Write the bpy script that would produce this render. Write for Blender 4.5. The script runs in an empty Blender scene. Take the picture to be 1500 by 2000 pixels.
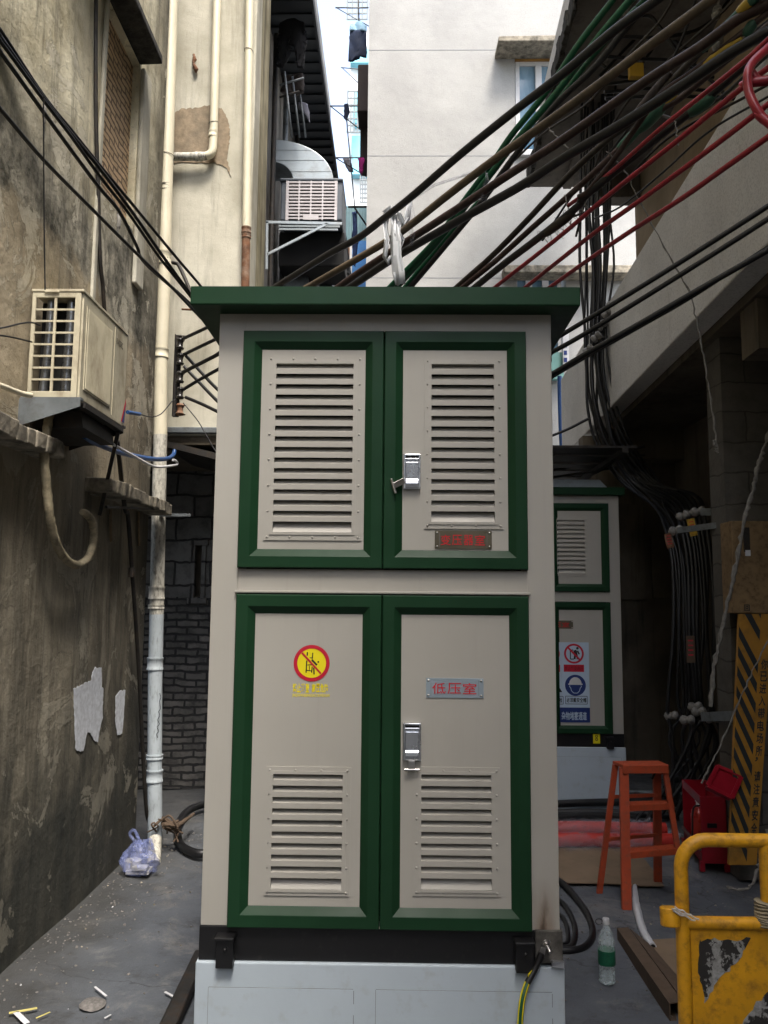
import bpy, bmesh, math, random
from mathutils import Vector, Matrix
R = math.radians
SC = bpy.context.scene
COL = SC.collection
random.seed(7)

# ---------------------------------------------------------------- camera
FPX, CX, CY, CAMH = 1600.0, 750.0, 1000.0, 1.67
_pitch, _yaw, _phi = math.atan(180/FPX), math.atan(25/FPX), R(0.5)
_cp, _sp, _cy, _sy = math.cos(_pitch), math.sin(_pitch), math.cos(_yaw), math.sin(_yaw)
FWD = Vector((-_sy*_cp, _cy*_cp, _sp))
_r0 = Vector((_cy, _sy, 0)); _u0 = _r0.cross(FWD)
RGT = _r0*math.cos(_phi) + _u0*math.sin(_phi)
UPV = -_r0*math.sin(_phi) + _u0*math.cos(_phi)
EYE = Vector((0, 0, CAMH))
cam = bpy.data.cameras.new('camera'); camo = bpy.data.objects.new('camera', cam); COL.objects.link(camo)
cam.sensor_fit = 'VERTICAL'; cam.sensor_height = 24.0; cam.lens = FPX/2000*24
cam.clip_start = 0.05; cam.clip_end = 1500
mw = Matrix.Identity(4)
for i in range(3):
    mw[i][0], mw[i][1], mw[i][2], mw[i][3] = RGT[i], UPV[i], -FWD[i], EYE[i]
camo.matrix_world = mw
SC.camera = camo

# ---------------------------------------------------------------- daylight
world = bpy.data.worlds.new('World'); SC.world = world; world.use_nodes = True
wn = world.node_tree; wn.nodes.clear()
sky = wn.nodes.new('ShaderNodeTexSky'); sky.sky_type = 'NISHITA'; sky.sun_disc = False
SUN_EL, SUN_AZ = 60, 160          # azimuth: direction the light comes from, degrees clockwise from +Y
sky.sun_elevation = R(SUN_EL); sky.sun_rotation = R(SUN_AZ); sky.dust_density = 3.0; sky.air_density = 1.0; sky.ozone_density = 0.6
bg = wn.nodes.new('ShaderNodeBackground'); bg.inputs[1].default_value = 0.145
wo = wn.nodes.new('ShaderNodeOutputWorld')
hs = wn.nodes.new('ShaderNodeHueSaturation'); hs.inputs['Saturation'].default_value = 0.72; wn.links.new(sky.outputs[0], hs.inputs['Color']); wn.links.new(hs.outputs[0], bg.inputs[0]); wn.links.new(bg.outputs[0], wo.inputs[0])
sl = bpy.data.lights.new('sun', 'SUN'); so = bpy.data.objects.new('sun', sl); COL.objects.link(so)
sl.energy = 1.05; sl.angle = R(14); sl.color = (1.0, 0.93, 0.83)
_sd = Vector((math.sin(R(SUN_AZ))*math.cos(R(SUN_EL)), math.cos(R(SUN_AZ))*math.cos(R(SUN_EL)), math.sin(R(SUN_EL))))
so.rotation_euler = (-_sd).to_track_quat('-Z', 'Y').to_euler(); so.location = (0, 0, 20)
SC.view_settings.view_transform = 'Standard'; SC.view_settings.look = 'None'; SC.view_settings.gamma = 1
SC.view_settings.exposure = 2.2
SC.render.engine = 'CYCLES'
SC.cycles.max_bounces = 8; SC.cycles.diffuse_bounces = 5; SC.cycles.glossy_bounces = 4; SC.cycles.transmission_bounces = 6; SC.cycles.transparent_max_bounces = 12

# ---------------------------------------------------------------- helpers
def ray(px, py): return FWD*FPX + RGT*(px-CX) + UPV*(CY-py)
def W(px, py, Y):
    d = ray(px, py); return EYE + d*(Y/d.y)
def WX(px, py, X):
    d = ray(px, py); return EYE + d*(X/d.x)
def WG(px, py, z=0.0):
    d = ray(px, py); return EYE + d*((z-CAMH)/d.z)

class MB:
    def __init__(s): s.v = []; s.f = []; s.m = []; s.s = []
    def add(s, vs, fs, mi=0, smooth=False):
        o = len(s.v); s.v += [tuple(v) for v in vs]
        for f in fs: s.f.append([o+i for i in f]); s.m.append(mi); s.s.append(smooth)
        return s
    def box(s, x0, x1, y0, y1, z0, z1, mi=0):
        v = [(x, y, z) for x in (x0, x1) for y in (y0, y1) for z in (z0, z1)]
        return s.add(v, [(0,1,3,2), (4,6,7,5), (0,4,5,1), (2,3,7,6), (0,2,6,4), (1,5,7,3)], mi)
    def bar(s, p0, p1, w, d, side=(1,0,0), mi=0):
        p0, p1 = Vector(p0), Vector(p1); t = (p1-p0).normalized(); a = Vector(side)
        a = (a - t*a.dot(t)).normalized(); b = t.cross(a)
        v = []
        for p in (p0, p1):
            for i, j in ((-1,-1), (1,-1), (1,1), (-1,1)): v.append(p + a*(i*w/2) + b*(j*d/2))
        return s.add(v, [(3,2,1,0), (4,5,6,7), (0,1,5,4), (1,2,6,5), (2,3,7,6), (3,0,4,7)], mi)
    def tube(s, pts, r, n=10, mi=0, smooth_path=True, sub=6, caps=True):
        pts = [Vector(p) for p in pts]
        rs = list(r) if isinstance(r, (list, tuple)) else [r]*len(pts)
        if smooth_path and len(pts) > 2:
            P = [pts[0]*2-pts[1]] + pts + [pts[-1]*2-pts[-2]]; out = []; ro = []
            for i in range(1, len(P)-2):
                for k in range(sub):
                    t = k/sub; a, b, c, d = P[i-1], P[i], P[i+1], P[i+2]
                    out.append(0.5*((2*b) + (c-a)*t + (2*a-5*b+4*c-d)*t*t + (3*b-a-3*c+d)*t*t*t))
                    ro.append(rs[i-1]*(1-t) + rs[i]*t)
            out.append(pts[-1]); ro.append(rs[-1]); pts, rs = out, ro
        t = (pts[1]-pts[0]).normalized()
        a = t.orthogonal().normalized(); rings = []; vs = []
        for i, p in enumerate(pts):
            if i < len(pts)-1: tn = (pts[i+1]-p)
            else: tn = (p-pts[i-1])
            if i > 0: tn = (tn.normalized() + (p-pts[i-1]).normalized())
            tn = tn.normalized() if tn.length > 1e-9 else t
            a = (a - tn*a.dot(tn)).normalized(); b = tn.cross(a); t = tn
            for k in range(n):
                an = 2*math.pi*k/n; vs.append(p + (a*math.cos(an) + b*math.sin(an))*rs[i])
        fs = [(i*n+k, i*n+(k+1)%n, (i+1)*n+(k+1)%n, (i+1)*n+k) for i in range(len(pts)-1) for k in range(n)]
        s.add(vs, fs, mi, True)
        if caps:
            L = (len(pts)-1)*n
            s.add(vs[:n], [tuple(range(n-1, -1, -1))], mi); s.add(vs[L:], [tuple(range(n))], mi)
        return s
    def lathe(s, prof, o=(0,0,0), ax=(0,0,1), n=16, mi=0):
        ax = Vector(ax).normalized(); a = ax.orthogonal().normalized(); b = ax.cross(a); o = Vector(o); vs = []
        for r, h in prof:
            for k in range(n):
                an = 2*math.pi*k/n; vs.append(o + ax*h + (a*math.cos(an)+b*math.sin(an))*max(r, 1e-4))
        fs = [(i*n+k, i*n+(k+1)%n, (i+1)*n+(k+1)%n, (i+1)*n+k) for i in range(len(prof)-1) for k in range(n)]
        fs += [tuple(range(n-1, -1, -1)), tuple((len(prof)-1)*n+k for k in range(n))]
        return s.add(vs, fs, mi, True)
    def prism(s, poly, off, mi=0):       # poly: 3D points, off: vector
        off = Vector(off); n = len(poly); a = [Vector(p) for p in poly]; b = [p+off for p in a]
        fs = [tuple(range(n)), tuple(range(2*n-1, n-1, -1))] + [(i, i+n, (i+1) % n+n, (i+1) % n) for i in range(n)]
        return s.add(a+b, fs, mi)
    def rough(s, amp, seed=1):
        rnd = random.Random(seed); d = {}
        out = []
        for v in s.v:
            k = (round(v[0], 4), round(v[1], 4), round(v[2], 4))
            if k not in d: d[k] = tuple(c+rnd.uniform(-amp, amp) for c in k)
            out.append(d[k])
        s.v = out; return s
    def build(s, name, mats, parent=None, bevel=0, base=None, recalc=True):
        if not isinstance(mats, (list, tuple)): mats = [mats]
        if base is None: base = Vector(parent['_w']) if parent is not None and '_w' in parent else Vector((0,0,0))
        base = Vector(base)
        me = bpy.data.meshes.new(name)
        me.from_pydata([Vector(v)-base for v in s.v], [], s.f)
        for m in mats: me.materials.append(m)
        for i, p in enumerate(me.polygons): p.material_index = min(s.m[i], len(mats)-1); p.use_smooth = s.s[i]
        if recalc:
            bm = bmesh.new(); bm.from_mesh(me); bmesh.ops.remove_doubles(bm, verts=bm.verts, dist=1e-5)
            bmesh.ops.recalc_face_normals(bm, faces=bm.faces)
            for e in bm.edges:
                if len(e.link_faces) == 2 and (not e.link_faces[0].smooth or not e.link_faces[1].smooth or e.calc_face_angle(0) > 1.0): e.smooth = False
            bm.to_mesh(me); bm.free()
        o = bpy.data.objects.new(name, me); COL.objects.link(o)
        if parent is not None: o.parent = parent; o['_w'] = list(base)
        else: o.location = base; o['_w'] = list(base)
        if bevel:
            b = o.modifiers.new('bevel', 'BEVEL'); b.width = bevel; b.segments = 2; b.limit_method = 'ANGLE'; b.angle_limit = R(40)
        return o

def tag(o, label, cat, group=None, kind=None):
    if label: o['label'] = label
    if cat: o['category'] = cat
    if group: o['group'] = group
    if kind: o['kind'] = kind
    return o
def thing(name, loc, label, cat, group=None):
    o = bpy.data.objects.new(name, None); COL.objects.link(o); o.location = loc; o['_w'] = list(loc)
    o.empty_display_size = 0.1
    return tag(o, label, cat, group)
def single(name, mb, mats, label, cat, group=None, bevel=0, base=None):
    if base is None:
        xs = [v[0] for v in mb.v]; ys = [v[1] for v in mb.v]; zs = [v[2] for v in mb.v]
        base = ((min(xs)+max(xs))/2, (min(ys)+max(ys))/2, min(zs))
    return tag(mb.build(name, mats, None, bevel, base), label, cat, group)
def struct(name, mb, mats, **k):
    o = mb.build(name, mats, **k)
    o['kind'] = 'structure'; return o

_txt = {}
def text_mesh(body, bold=0.0):
    key = (body, bold)
    if key in _txt: return _txt[key]
    c = bpy.data.curves.new('t', 'FONT'); c.body = body; c.size = 1; c.offset = bold; c.resolution_u = 3; c.fill_mode = 'BOTH'
    o = bpy.data.objects.new('t', c); COL.objects.link(o); bpy.context.view_layer.update()
    ev = o.evaluated_get(bpy.context.evaluated_depsgraph_get()); me = bpy.data.meshes.new_from_object(ev)
    vs = [v.co.copy() for v in me.vertices]; fs = [tuple(p.vertices) for p in me.polygons]
    bpy.data.objects.remove(o); bpy.data.meshes.remove(me); bpy.data.curves.remove(c)
    x0 = min(v.x for v in vs); x1 = max(v.x for v in vs); y0 = min(v.y for v in vs); y1 = max(v.y for v in vs)
    vs = [((v.x-x0)/(x1-x0), (v.y-y0)/(y1-y0)) for v in vs]
    _txt[key] = (vs, fs); return _txt[key]
def put_text(mb, body, o, ux, uz, mi, bold=0.012):   # o = lower-left corner, ux/uz = width / height vectors
    vs, fs = text_mesh(body, bold); o, ux, uz = Vector(o), Vector(ux), Vector(uz)
    mb.add([o + ux*a + uz*b for a, b in vs], fs, mi)

# ---------------------------------------------------------------- materials
class NT:
    def __init__(s, name):
        s.mat = bpy.data.materials.new(name); s.mat.use_nodes = True; s.t = s.mat.node_tree; s.t.nodes.clear()
        s.out = s.t.nodes.new('ShaderNodeOutputMaterial'); s.b = s.t.nodes.new('ShaderNodeBsdfPrincipled')
        s.t.links.new(s.b.outputs[0], s.out.inputs[0]); s.obj = None; s.geo = None
    def n(s, typ, **k):
        x = s.t.nodes.new('ShaderNode'+typ)
        for a, v in k.items(): setattr(x, a, v)
        return x
    def l(s, a, b): s.t.links.new(a, b)
    def co(s, scale=(1,1,1), wld=False):
        if wld: src = s.n('NewGeometry').outputs['Position']
        else: src = s.n('TexCoord').outputs['Object']
        if scale == (1,1,1): return src
        m = s.n('VectorMath', operation='MULTIPLY'); s.l(src, m.inputs[0]); m.inputs[1].default_value = scale; return m.outputs[0]
    def noise(s, sc, det=6, rough=.6, scale=(1,1,1), wld=False, dist=0):
        x = s.n('TexNoise'); x.inputs['Scale'].default_value = sc; x.inputs['Detail'].default_value = det
        x.inputs['Roughness'].default_value = rough; x.inputs['Distortion'].default_value = dist
        s.l(s.co(scale, wld), x.inputs['Vector']); return x.outputs['Fac']
    def ramp(s, fac, a, b, lo=0.0, hi=1.0):
        x = s.n('MapRange'); x.inputs[1].default_value = a; x.inputs[2].default_value = b; x.inputs[3].default_value = lo; x.inputs[4].default_value = hi
        s.l(fac, x.inputs[0]); return x.outputs[0]
    def math(s, op, a, b=None, c=None):
        x = s.n('Math', operation=op)
        for i, v in enumerate((a, b, c)):
            if v is None: continue
            if isinstance(v, (int, float)): x.inputs[i].default_value = v
            else: s.l(v, x.inputs[i])
        return x.outputs[0]
    def mix(s, fac, a, b, blend='MIX'):
        x = s.n('Mix', data_type='RGBA', blend_type=blend)
        for i, v in ((0, fac), (6, a), (7, b)):
            if isinstance(v, (int, float)): x.inputs[i].default_value = v
            elif isinstance(v, (tuple, list)): x.inputs[i].default_value = (*v[:3], 1)
            else: s.l(v, x.inputs[i])
        return x.outputs[2]
    def col(s, c):
        if isinstance(c, (tuple, list)): s.b.inputs['Base Color'].default_value = (*c[:3], 1)
        else: s.l(c, s.b.inputs['Base Color'])
    def rough(s, r):
        if isinstance(r, (int, float)): s.b.inputs['Roughness'].default_value = r
        else: s.l(r, s.b.inputs['Roughness'])
    def bump(s, h, strength=.5, dist=.01):
        x = s.n('Bump'); x.inputs['Strength'].default_value = strength; x.inputs['Distance'].default_value = dist
        s.l(h, x.inputs['Height'])
        if s.b.inputs['Normal'].links: s.l(s.b.inputs['Normal'].links[0].from_socket, x.inputs['Normal'])
        s.l(x.outputs[0], s.b.inputs['Normal'])
    def xyz(s, wld=True):
        x = s.n('SeparateXYZ'); s.l(s.co(wld=wld), x.inputs[0]); return x.outputs

def mat(name, c, rough=.6, metal=0, var=.25, vs=6, dirt=None, damt=.5, ds=4, bump=0, bs=60, spec=.5, dstretch=(1,1,1), coat=0):
    q = NT(name); n1 = q.noise(vs, 5)
    dk = tuple(x*(1-var) for x in c); lt = tuple(min(1, x*(1+var*.6)) for x in c)
    cc = q.mix(q.ramp(n1, .3, .7), dk, lt)
    if dirt:
        n2 = q.noise(ds, 8, .68, dstretch); m = q.ramp(n2, .62-.3*damt, .72-.1*damt, 0, min(1, damt*1.4))
        cc = q.mix(m, cc, dirt); q.rough(q.mix(m, (rough,)*3, (.85,)*3))
    else:
        q.rough(q.ramp(n1, .3, .7, max(.03, rough-.06), min(1, rough+.08)))
    q.col(cc); q.b.inputs['Metallic'].default_value = metal; q.b.inputs['Specular IOR Level'].default_value = spec
    if coat: q.b.inputs['Coat Weight'].default_value = coat; q.b.inputs['Coat Roughness'].default_value = .12
    if bump: q.bump(q.noise(bs, 6, .65), bump, .004)
    return q.mat
def wall_left_mat():
    q = NT('stained_plaster'); X, Y, Z = q.xyz()
    nb = q.noise(1.6, 7, .62, wld=True); nz = q.math('MULTIPLY_ADD', nb, 1.1, -.55)
    z = q.math('ADD', Z, nz)
    cream = q.mix(q.ramp(q.noise(2.2, 6, wld=True), .35, .68), (.42, .37, .24), (.86, .80, .60))
    grey = q.mix(q.ramp(q.noise(4, 8, .75, wld=True), .40, .60), (.075, .072, .055), (.42, .39, .31))
    tan = q.mix(q.ramp(q.noise(2.5, 7, .7, wld=True), .3, .7), (.26, .22, .15), (.54, .46, .33))
    low = q.mix(q.ramp(q.noise(3.0, 8, .7, (1, 1.6, .35), wld=True), .36, .66), (.10, .09, .07), (.36, .32, .24))
    c = q.mix(q.ramp(z, 1.9, 2.8), low, tan)
    c = q.mix(q.ramp(z, 3.38, 3.48), c, grey)
    c = q.mix(q.ramp(z, 3.75, 4.35), c, cream)
    # vertical run marks and mould
    st = q.noise(9, 7, .72, (1, 1, .10), wld=True); c = q.mix(q.ramp(st, .50, .66, 0, .6), c, (.045, .042, .034))
    st2 = q.noise(5, 7, .6, (1, 1, .08), wld=True); c = q.mix(q.ramp(st2, .56, .72, 0, .45), c, (.50, .46, .36), 'MIX')
    sp = q.noise(60, 4, .7, wld=True); c = q.mix(q.ramp(sp, .60, .68, 0, .5), c, (.04, .04, .033))
    # black algae along the foot and by the end corner
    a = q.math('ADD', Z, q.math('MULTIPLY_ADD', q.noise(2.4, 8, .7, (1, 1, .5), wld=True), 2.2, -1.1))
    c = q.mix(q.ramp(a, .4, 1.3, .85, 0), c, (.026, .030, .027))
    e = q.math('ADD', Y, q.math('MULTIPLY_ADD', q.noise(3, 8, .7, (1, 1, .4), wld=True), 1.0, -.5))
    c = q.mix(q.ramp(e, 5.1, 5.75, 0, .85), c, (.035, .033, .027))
    # flaked skim coat: paler islands with a raised edge, hairline cracks
    pl = q.ramp(q.noise(1.9, 10, .72, wld=True, dist=.8), .565, .575); pz = q.ramp(Z, 2.6, 3.6, .25, .6)
    c = q.mix(q.math('MULTIPLY', pl, pz), c, (.58,.54,.43))
    q.bump(pl, .7, .008)
    v = q.n('TexVoronoi', feature='DISTANCE_TO_EDGE'); v.inputs['Scale'].default_value = .7; nn_ = q.n('TexNoise'); nn_.inputs['Scale'].default_value = 2.5; nn_.inputs['Detail'].default_value = 9; q.l(q.co(wld=True), nn_.inputs['Vector'])
    sc_ = q.n('VectorMath', operation='SCALE'); sc_.inputs['Scale'].default_value = .35; q.l(nn_.outputs['Color'], sc_.inputs[0]); wv = q.n('VectorMath', operation='ADD'); q.l(sc_.outputs[0], wv.inputs[0]); q.l(q.co(wld=True), wv.inputs[1]); q.l(wv.outputs[0], v.inputs['Vector'])
    c = q.mix(q.ramp(v.outputs['Distance'], 0, .003, .3, 0), c, (.03,.028,.024))
    q.col(c); q.rough(.9); q.b.inputs['Specular IOR Level'].default_value = .25
    q.bump(q.noise(90, 6, .7, wld=True), .55, .006); q.bump(q.noise(6, 8, .6, wld=True), .6, .03)
    return q.mat
def plaster(name, ca, cb, streak=(.05,.045,.035), samt=.6, lo=.52, hi=.7, sstretch=.08, grain=140, gb=.5, brk=None, speck=0, ssc=9):
    q = NT(name)
    c = q.mix(q.ramp(q.noise(1.3, 7, .62, wld=True), .35, .66), ca, cb)
    if brk: c = q.mix(q.ramp(q.noise(2.6, 8, .7, wld=True, dist=.6), .60, .64, 0, 1), c, brk)
    st = q.noise(ssc, 7, .7, (1, 1, sstretch), wld=True); c = q.mix(q.ramp(st, lo, hi, 0, samt), c, streak)
    if speck: c = q.mix(q.ramp(q.noise(grain, 3, .6, wld=True), .5, .62, 0, speck), c, tuple(x*.35 for x in ca))
    q.col(c); q.rough(.88); q.b.inputs['Specular IOR Level'].default_value = .25
    q.bump(q.noise(grain, 5, .7, wld=True), gb, .005); q.bump(q.noise(5, 8, .6, wld=True), .4, .02)
    return q.mat
def brick_mat(name, c1, c2, mortar, s=1.0, axis='XZ', dirt=.5, bw=.24, rh=.07, msz=.012):
    q = NT(name); X, Y, Z = q.xyz(); cmb = q.n('CombineXYZ')
    nd = q.noise(4, 4, wld=True)
    q.l(q.math('ADD', X if axis[0] == 'X' else Y, q.math('MULTIPLY', nd, .05)), cmb.inputs[0])
    q.l(q.math('ADD', Z, q.math('MULTIPLY', q.noise(2.2, 4, wld=True), .12)), cmb.inputs[1])
    b = q.n('TexBrick'); q.l(cmb.outputs[0], b.inputs['Vector']); b.inputs['Scale'].default_value = 1
    b.inputs['Brick Width'].default_value = bw*s; b.inputs['Row Height'].default_value = rh*s; b.inputs['Mortar Size'].default_value = msz*s
    b.inputs['Mortar Smooth'].default_value = .3; b.inputs['Color1'].default_value = (*c1, 1); b.inputs['Color2'].default_value = (*c2, 1); b.inputs['Mortar'].default_value = (*mortar, 1)
    c = q.mix(q.ramp(q.noise(7, 8, .7, wld=True), .45, .7, 0, dirt), b.outputs['Color'], tuple(x*.3 for x in c1))
    q.col(c); q.rough(.92); q.bump(q.noise(50, 6, .7, wld=True), .6, .008)
    inv = q.math('SUBTRACT', 1.0, b.outputs['Fac']); q.bump(inv, 1, .02); return q.mat

M = {}
M['left_wall'] = wall_left_mat()
M['pale_wall'] = plaster('pale_grimy_plaster', (.34,.32,.25), (.60,.575,.48), samt=.5, lo=.50, hi=.74, brk=None)
M['streaky_wall'] = plaster('streaky_plaster', (.20,.175,.10), (.46,.41,.28), (.07,.06,.035), .8, .45, .62, .05, ssc=12)
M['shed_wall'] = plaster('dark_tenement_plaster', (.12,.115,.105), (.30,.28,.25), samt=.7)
M['white_wall'] = plaster('white_roughcast', (.35,.348,.335), (.42,.418,.40), (.23,.225,.21), .3, .6, .8, .2, grain=85, gb=.9, speck=.2)
M['roughcast'] = plaster('grey_roughcast', (.58,.565,.53), (.72,.705,.665), (.26,.25,.225), .4, .58, .75, .12, grain=75, gb=1.0, speck=.3)
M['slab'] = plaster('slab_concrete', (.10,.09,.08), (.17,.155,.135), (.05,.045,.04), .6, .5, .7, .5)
M['slab_edge'] = plaster('mossy_slab_edge', (.03,.028,.025), (.09,.085,.075), (.012,.012,.011), .8, .42, .6, .6, grain=40, gb=1)
M['brown_wall'] = plaster('brown_corridor_plaster', (.25,.19,.12), (.36,.28,.19), (.10,.07,.045), .4, .55, .75)
M['recess'] = plaster('dark_recess_plaster', (.075,.062,.046), (.15,.125,.09), (.015,.013,.011), .6)  # dark plaster tones with near-black streaks
M['blockwork'] = brick_mat('grey_blockwork', (.10,.092,.078), (.08,.073,.061), (.05,.045,.038), dirt=.5, bw=.42, rh=.2, msz=.006)
M['old_brick'] = brick_mat('old_grey_brick', (.07,.065,.056), (.12,.11,.095), (.014,.013,.012), dirt=.95, bw=.2, rh=.065)
M['old_block'] = brick_mat('old_pale_blocks', (.15,.14,.125), (.09,.085,.075), (.02,.018,.016), dirt=.9, bw=.34, rh=.21)
M['tan_brick'] = brick_mat('tan_infill_brick', (.62,.44,.26), (.50,.35,.20), (.16,.11,.07), axis='YZ', dirt=.35, bw=.16, rh=.045, msz=.008)
M['ledge'] = mat('weathered_ledge', (.32,.285,.22), .92, var=.5, vs=14, dirt=(.05,.046,.036), damt=.6, ds=9, bump=.9, bs=50)
M['patch'] = mat('pale_paint_patch', (.72,.75,.80), .8, var=.25, vs=30, bump=.4)
M['brownpatch'] = mat('bare_render', (.27,.21,.14), .92, var=.35, vs=18, bump=.8, dirt=(.12,.10,.07), damt=.5)
def ground_mat():
    q = NT('dusty_concrete')
    c = q.mix(q.ramp(q.noise(1.2, 8, .6, wld=True), .35, .68), (.072,.080,.092), (.118,.128,.142))
    c = q.mix(q.ramp(q.noise(5, 9, .75, wld=True), .53, .66, 0, .75), c, (.045,.046,.046))
    c = q.mix(q.ramp(q.noise(2.7, 10, .78, wld=True, dist=.5), .52, .62, 0, .65), c, (.185,.18,.172))
    c = q.mix(q.ramp(q.noise(24, 6, .75, wld=True), .64, .74, 0, .35), c, (.21,.205,.195))
    c = q.mix(q.ramp(q.noise(180, 3, .6, wld=True), .62, .70, 0, .45), c, (.03,.03,.03))
    X, Y, Z = q.xyz()
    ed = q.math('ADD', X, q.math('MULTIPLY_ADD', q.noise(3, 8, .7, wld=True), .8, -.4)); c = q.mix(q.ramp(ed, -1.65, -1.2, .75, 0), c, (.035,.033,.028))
    v = q.n('TexVoronoi', feature='DISTANCE_TO_EDGE'); v.inputs['Scale'].default_value = .9
    wv = q.n('VectorMath', operation='ADD'); nn_ = q.n('TexNoise'); nn_.inputs['Scale'].default_value = 3; nn_.inputs['Detail'].default_value = 8; q.l(q.co(wld=True), nn_.inputs['Vector']); sc_ = q.n('VectorMath', operation='SCALE'); sc_.inputs['Scale'].default_value = .5; q.l(nn_.outputs['Color'], sc_.inputs[0]); q.l(sc_.outputs[0], wv.inputs[0]); q.l(q.co(wld=True), wv.inputs[1]); q.l(wv.outputs[0], v.inputs['Vector'])
    c = q.mix(q.ramp(v.outputs['Distance'], .0, .006, .6, 0), c, (.02,.02,.02))
    q.col(c); q.rough(q.ramp(q.noise(3, 6, wld=True), .35, .7, .55, .9)); q.b.inputs['Specular IOR Level'].default_value = .4
    q.bump(q.noise(120, 6, .7, wld=True), .5, .004); q.bump(q.noise(9, 8, .6, wld=True), .5, .015); return q.mat
M['ground'] = ground_mat()
def paint_mat(name, c, c2, scorch=False):
    q = NT(name); cc = q.mix(q.ramp(q.noise(1.5, 4, .5), .35, .65), c, c2)
    cc = q.mix(q.ramp(q.noise(22, 8, .75), .66, .78, 0, .25), cc, tuple(x*.45 for x in c))
    cc = q.mix(q.ramp(q.noise(26, 7, .7, (1,1,.04)), .56, .74, 0, .10), cc, (.20,.18,.15))
    cc = q.mix(q.ramp(q.noise(3.2, 9, .7, (1,1,.6)), .56, .72, 0, .16), cc, (.50,.48,.44))
    if scorch:
        X, Y, Z = q.xyz(False)
        n = q.noise(30, 5, .6, (1, 1, .3)); n = q.math('MULTIPLY_ADD', n, .05, -.025)
        dx = q.math('ABSOLUTE', q.math('ADD', q.math('SUBTRACT', X, .542), n))
        up = q.ramp(Z, .62, .78, 1, 0); fr = q.ramp(Z, .60, .63, 0, 1)
        k = q.math('MULTIPLY', q.ramp(dx, .0, .05, 1, 0), up)
        cc = q.mix(q.math('MULTIPLY', k, .8), cc, (.17,.10,.055))
        k2 = q.math('MULTIPLY', q.ramp(dx, .0, .014, 1, 0), q.ramp(Z, .61, .74, 1, 0)); cc = q.mix(q.math('MULTIPLY', k2, .9), cc, (.05,.035,.025))
    q.col(cc); q.rough(q.ramp(q.noise(8, 6), .3, .7, .38, .52)); q.b.inputs['Specular IOR Level'].default_value = .4
    q.bump(q.noise(5, 3, .5), .12, .01); q.bump(q.noise(400, 2, .5), .06, .001); return q.mat
M['beige'] = paint_mat('warm_grey_paint', (.360,.347,.312), (.392,.378,.342))
M['beige_body'] = paint_mat('warm_grey_paint_scorched', (.360,.347,.312), (.392,.378,.342), True)
def green_mat():
    q = NT('dark_green_paint'); c = q.mix(q.ramp(q.noise(2, 4), .35, .65), (.009,.034,.015), (.012,.044,.020))
    c = q.mix(q.ramp(q.noise(60, 6, .8), .70, .78, 0, .3), c, (.10,.13,.10))
    q.col(c); q.rough(q.ramp(q.noise(6, 6), .3, .7, .30, .46)); q.b.inputs['Specular IOR Level'].default_value = .16; q.bump(q.noise(3.5, 3, .5), .25, .012); return q.mat
M['green'] = green_mat()
M['black_paint'] = mat('black_paint', (.006,.006,.007), .42, var=.3, dirt=(.06,.055,.05), damt=.2, ds=30)
M['base_paint'] = mat('pale_base_paint', (.45,.52,.58), .5, var=.08, vs=2, dirt=(.33,.33,.32), damt=.25, ds=14, bump=.15, bs=20)
M['seam'] = mat('seam_dark', (.20,.215,.225), .8)
M['void'] = mat('dark_interior', (.006,.006,.006), .95)
M['chrome'] = mat('bright_chrome', (.80,.82,.85), .28, 1, var=.1)
M['steel'] = mat('brushed_steel', (.30,.29,.27), .35, 1, var=.3, vs=3)
M['bolt'] = mat('bolt_metal', (.6,.58,.55), .3, 1)
M['red_ink'] = mat('red_lettering', (.55,.010,.018), .5, var=.1)
M['plate_light'] = mat('aluminium_plate', (.36,.44,.50), .4, .5, var=.12)
M['plate_dark'] = mat('bronze_plate', (.13,.115,.08), .35, .5, var=.3)
M['sign_yellow'] = mat('sign_yellow', (.78,.66,.005), .5, var=.08)
M['sign_red'] = mat('sign_red', (.50,.006,.03), .5, var=.1)
M['sign_black'] = mat('sign_black', (.01,.01,.01), .5)
M['sign_white'] = mat('sign_white', (.45,.56,.68), .5, var=.06)
M['sign_blue'] = mat('sign_blue', (.008,.03,.16), .5, var=.1)
M['pvc'] = mat('cream_pvc', (.66,.61,.46), .42, var=.12, vs=4, dirt=(.22,.19,.13), damt=.16, ds=34, dstretch=(1,1,.2))
M['pvc_dirty'] = mat('grimy_pvc', (.54,.52,.45), .5, var=.2, vs=5, dirt=(.05,.045,.035), damt=.55, ds=48, dstretch=(1,1,.35))
M['pvc_blue_shade'] = mat('pvc_in_blue_shade', (.42,.47,.50), .45, var=.15, vs=5, dirt=(.06,.06,.055), damt=.30, ds=50, dstretch=(1,1,.3))  # bluish light at the pipe's foot, put into the pvc colour
M['rust'] = mat('rusty_iron', (.17,.075,.035), .85, var=.5, vs=18, dirt=(.30,.24,.18), damt=.5, ds=12, bump=.6)
M['dark_iron'] = mat('dark_iron', (.03,.027,.024), .6, .4, var=.4, vs=14, dirt=(.08,.05,.03), damt=.4, ds=16)
M['cable'] = mat('black_cable', (.007,.007,.008), .45, var=.3, vs=20, dirt=(.035,.032,.028), damt=.25, ds=10)
M['cable_brown'] = mat('dusty_brown_cable', (.022,.016,.011), .55, var=.4, vs=8, dirt=(.09,.075,.055), damt=.3, ds=9)
M['cable_maroon'] = mat('dusty_maroon_cable', (.032,.015,.012), .5, var=.4, vs=8, dirt=(.11,.08,.07), damt=.35, ds=9)
M['cable_tan'] = mat('tan_dusty_cable', (.10,.072,.042), .6, var=.4, vs=5, dirt=(.03,.024,.016), damt=.4, ds=7)
M['cable_green'] = mat('green_cable', (.004,.070,.030), .32, var=.3, vs=6, dirt=(.02,.03,.02), damt=.3, ds=9)
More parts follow.
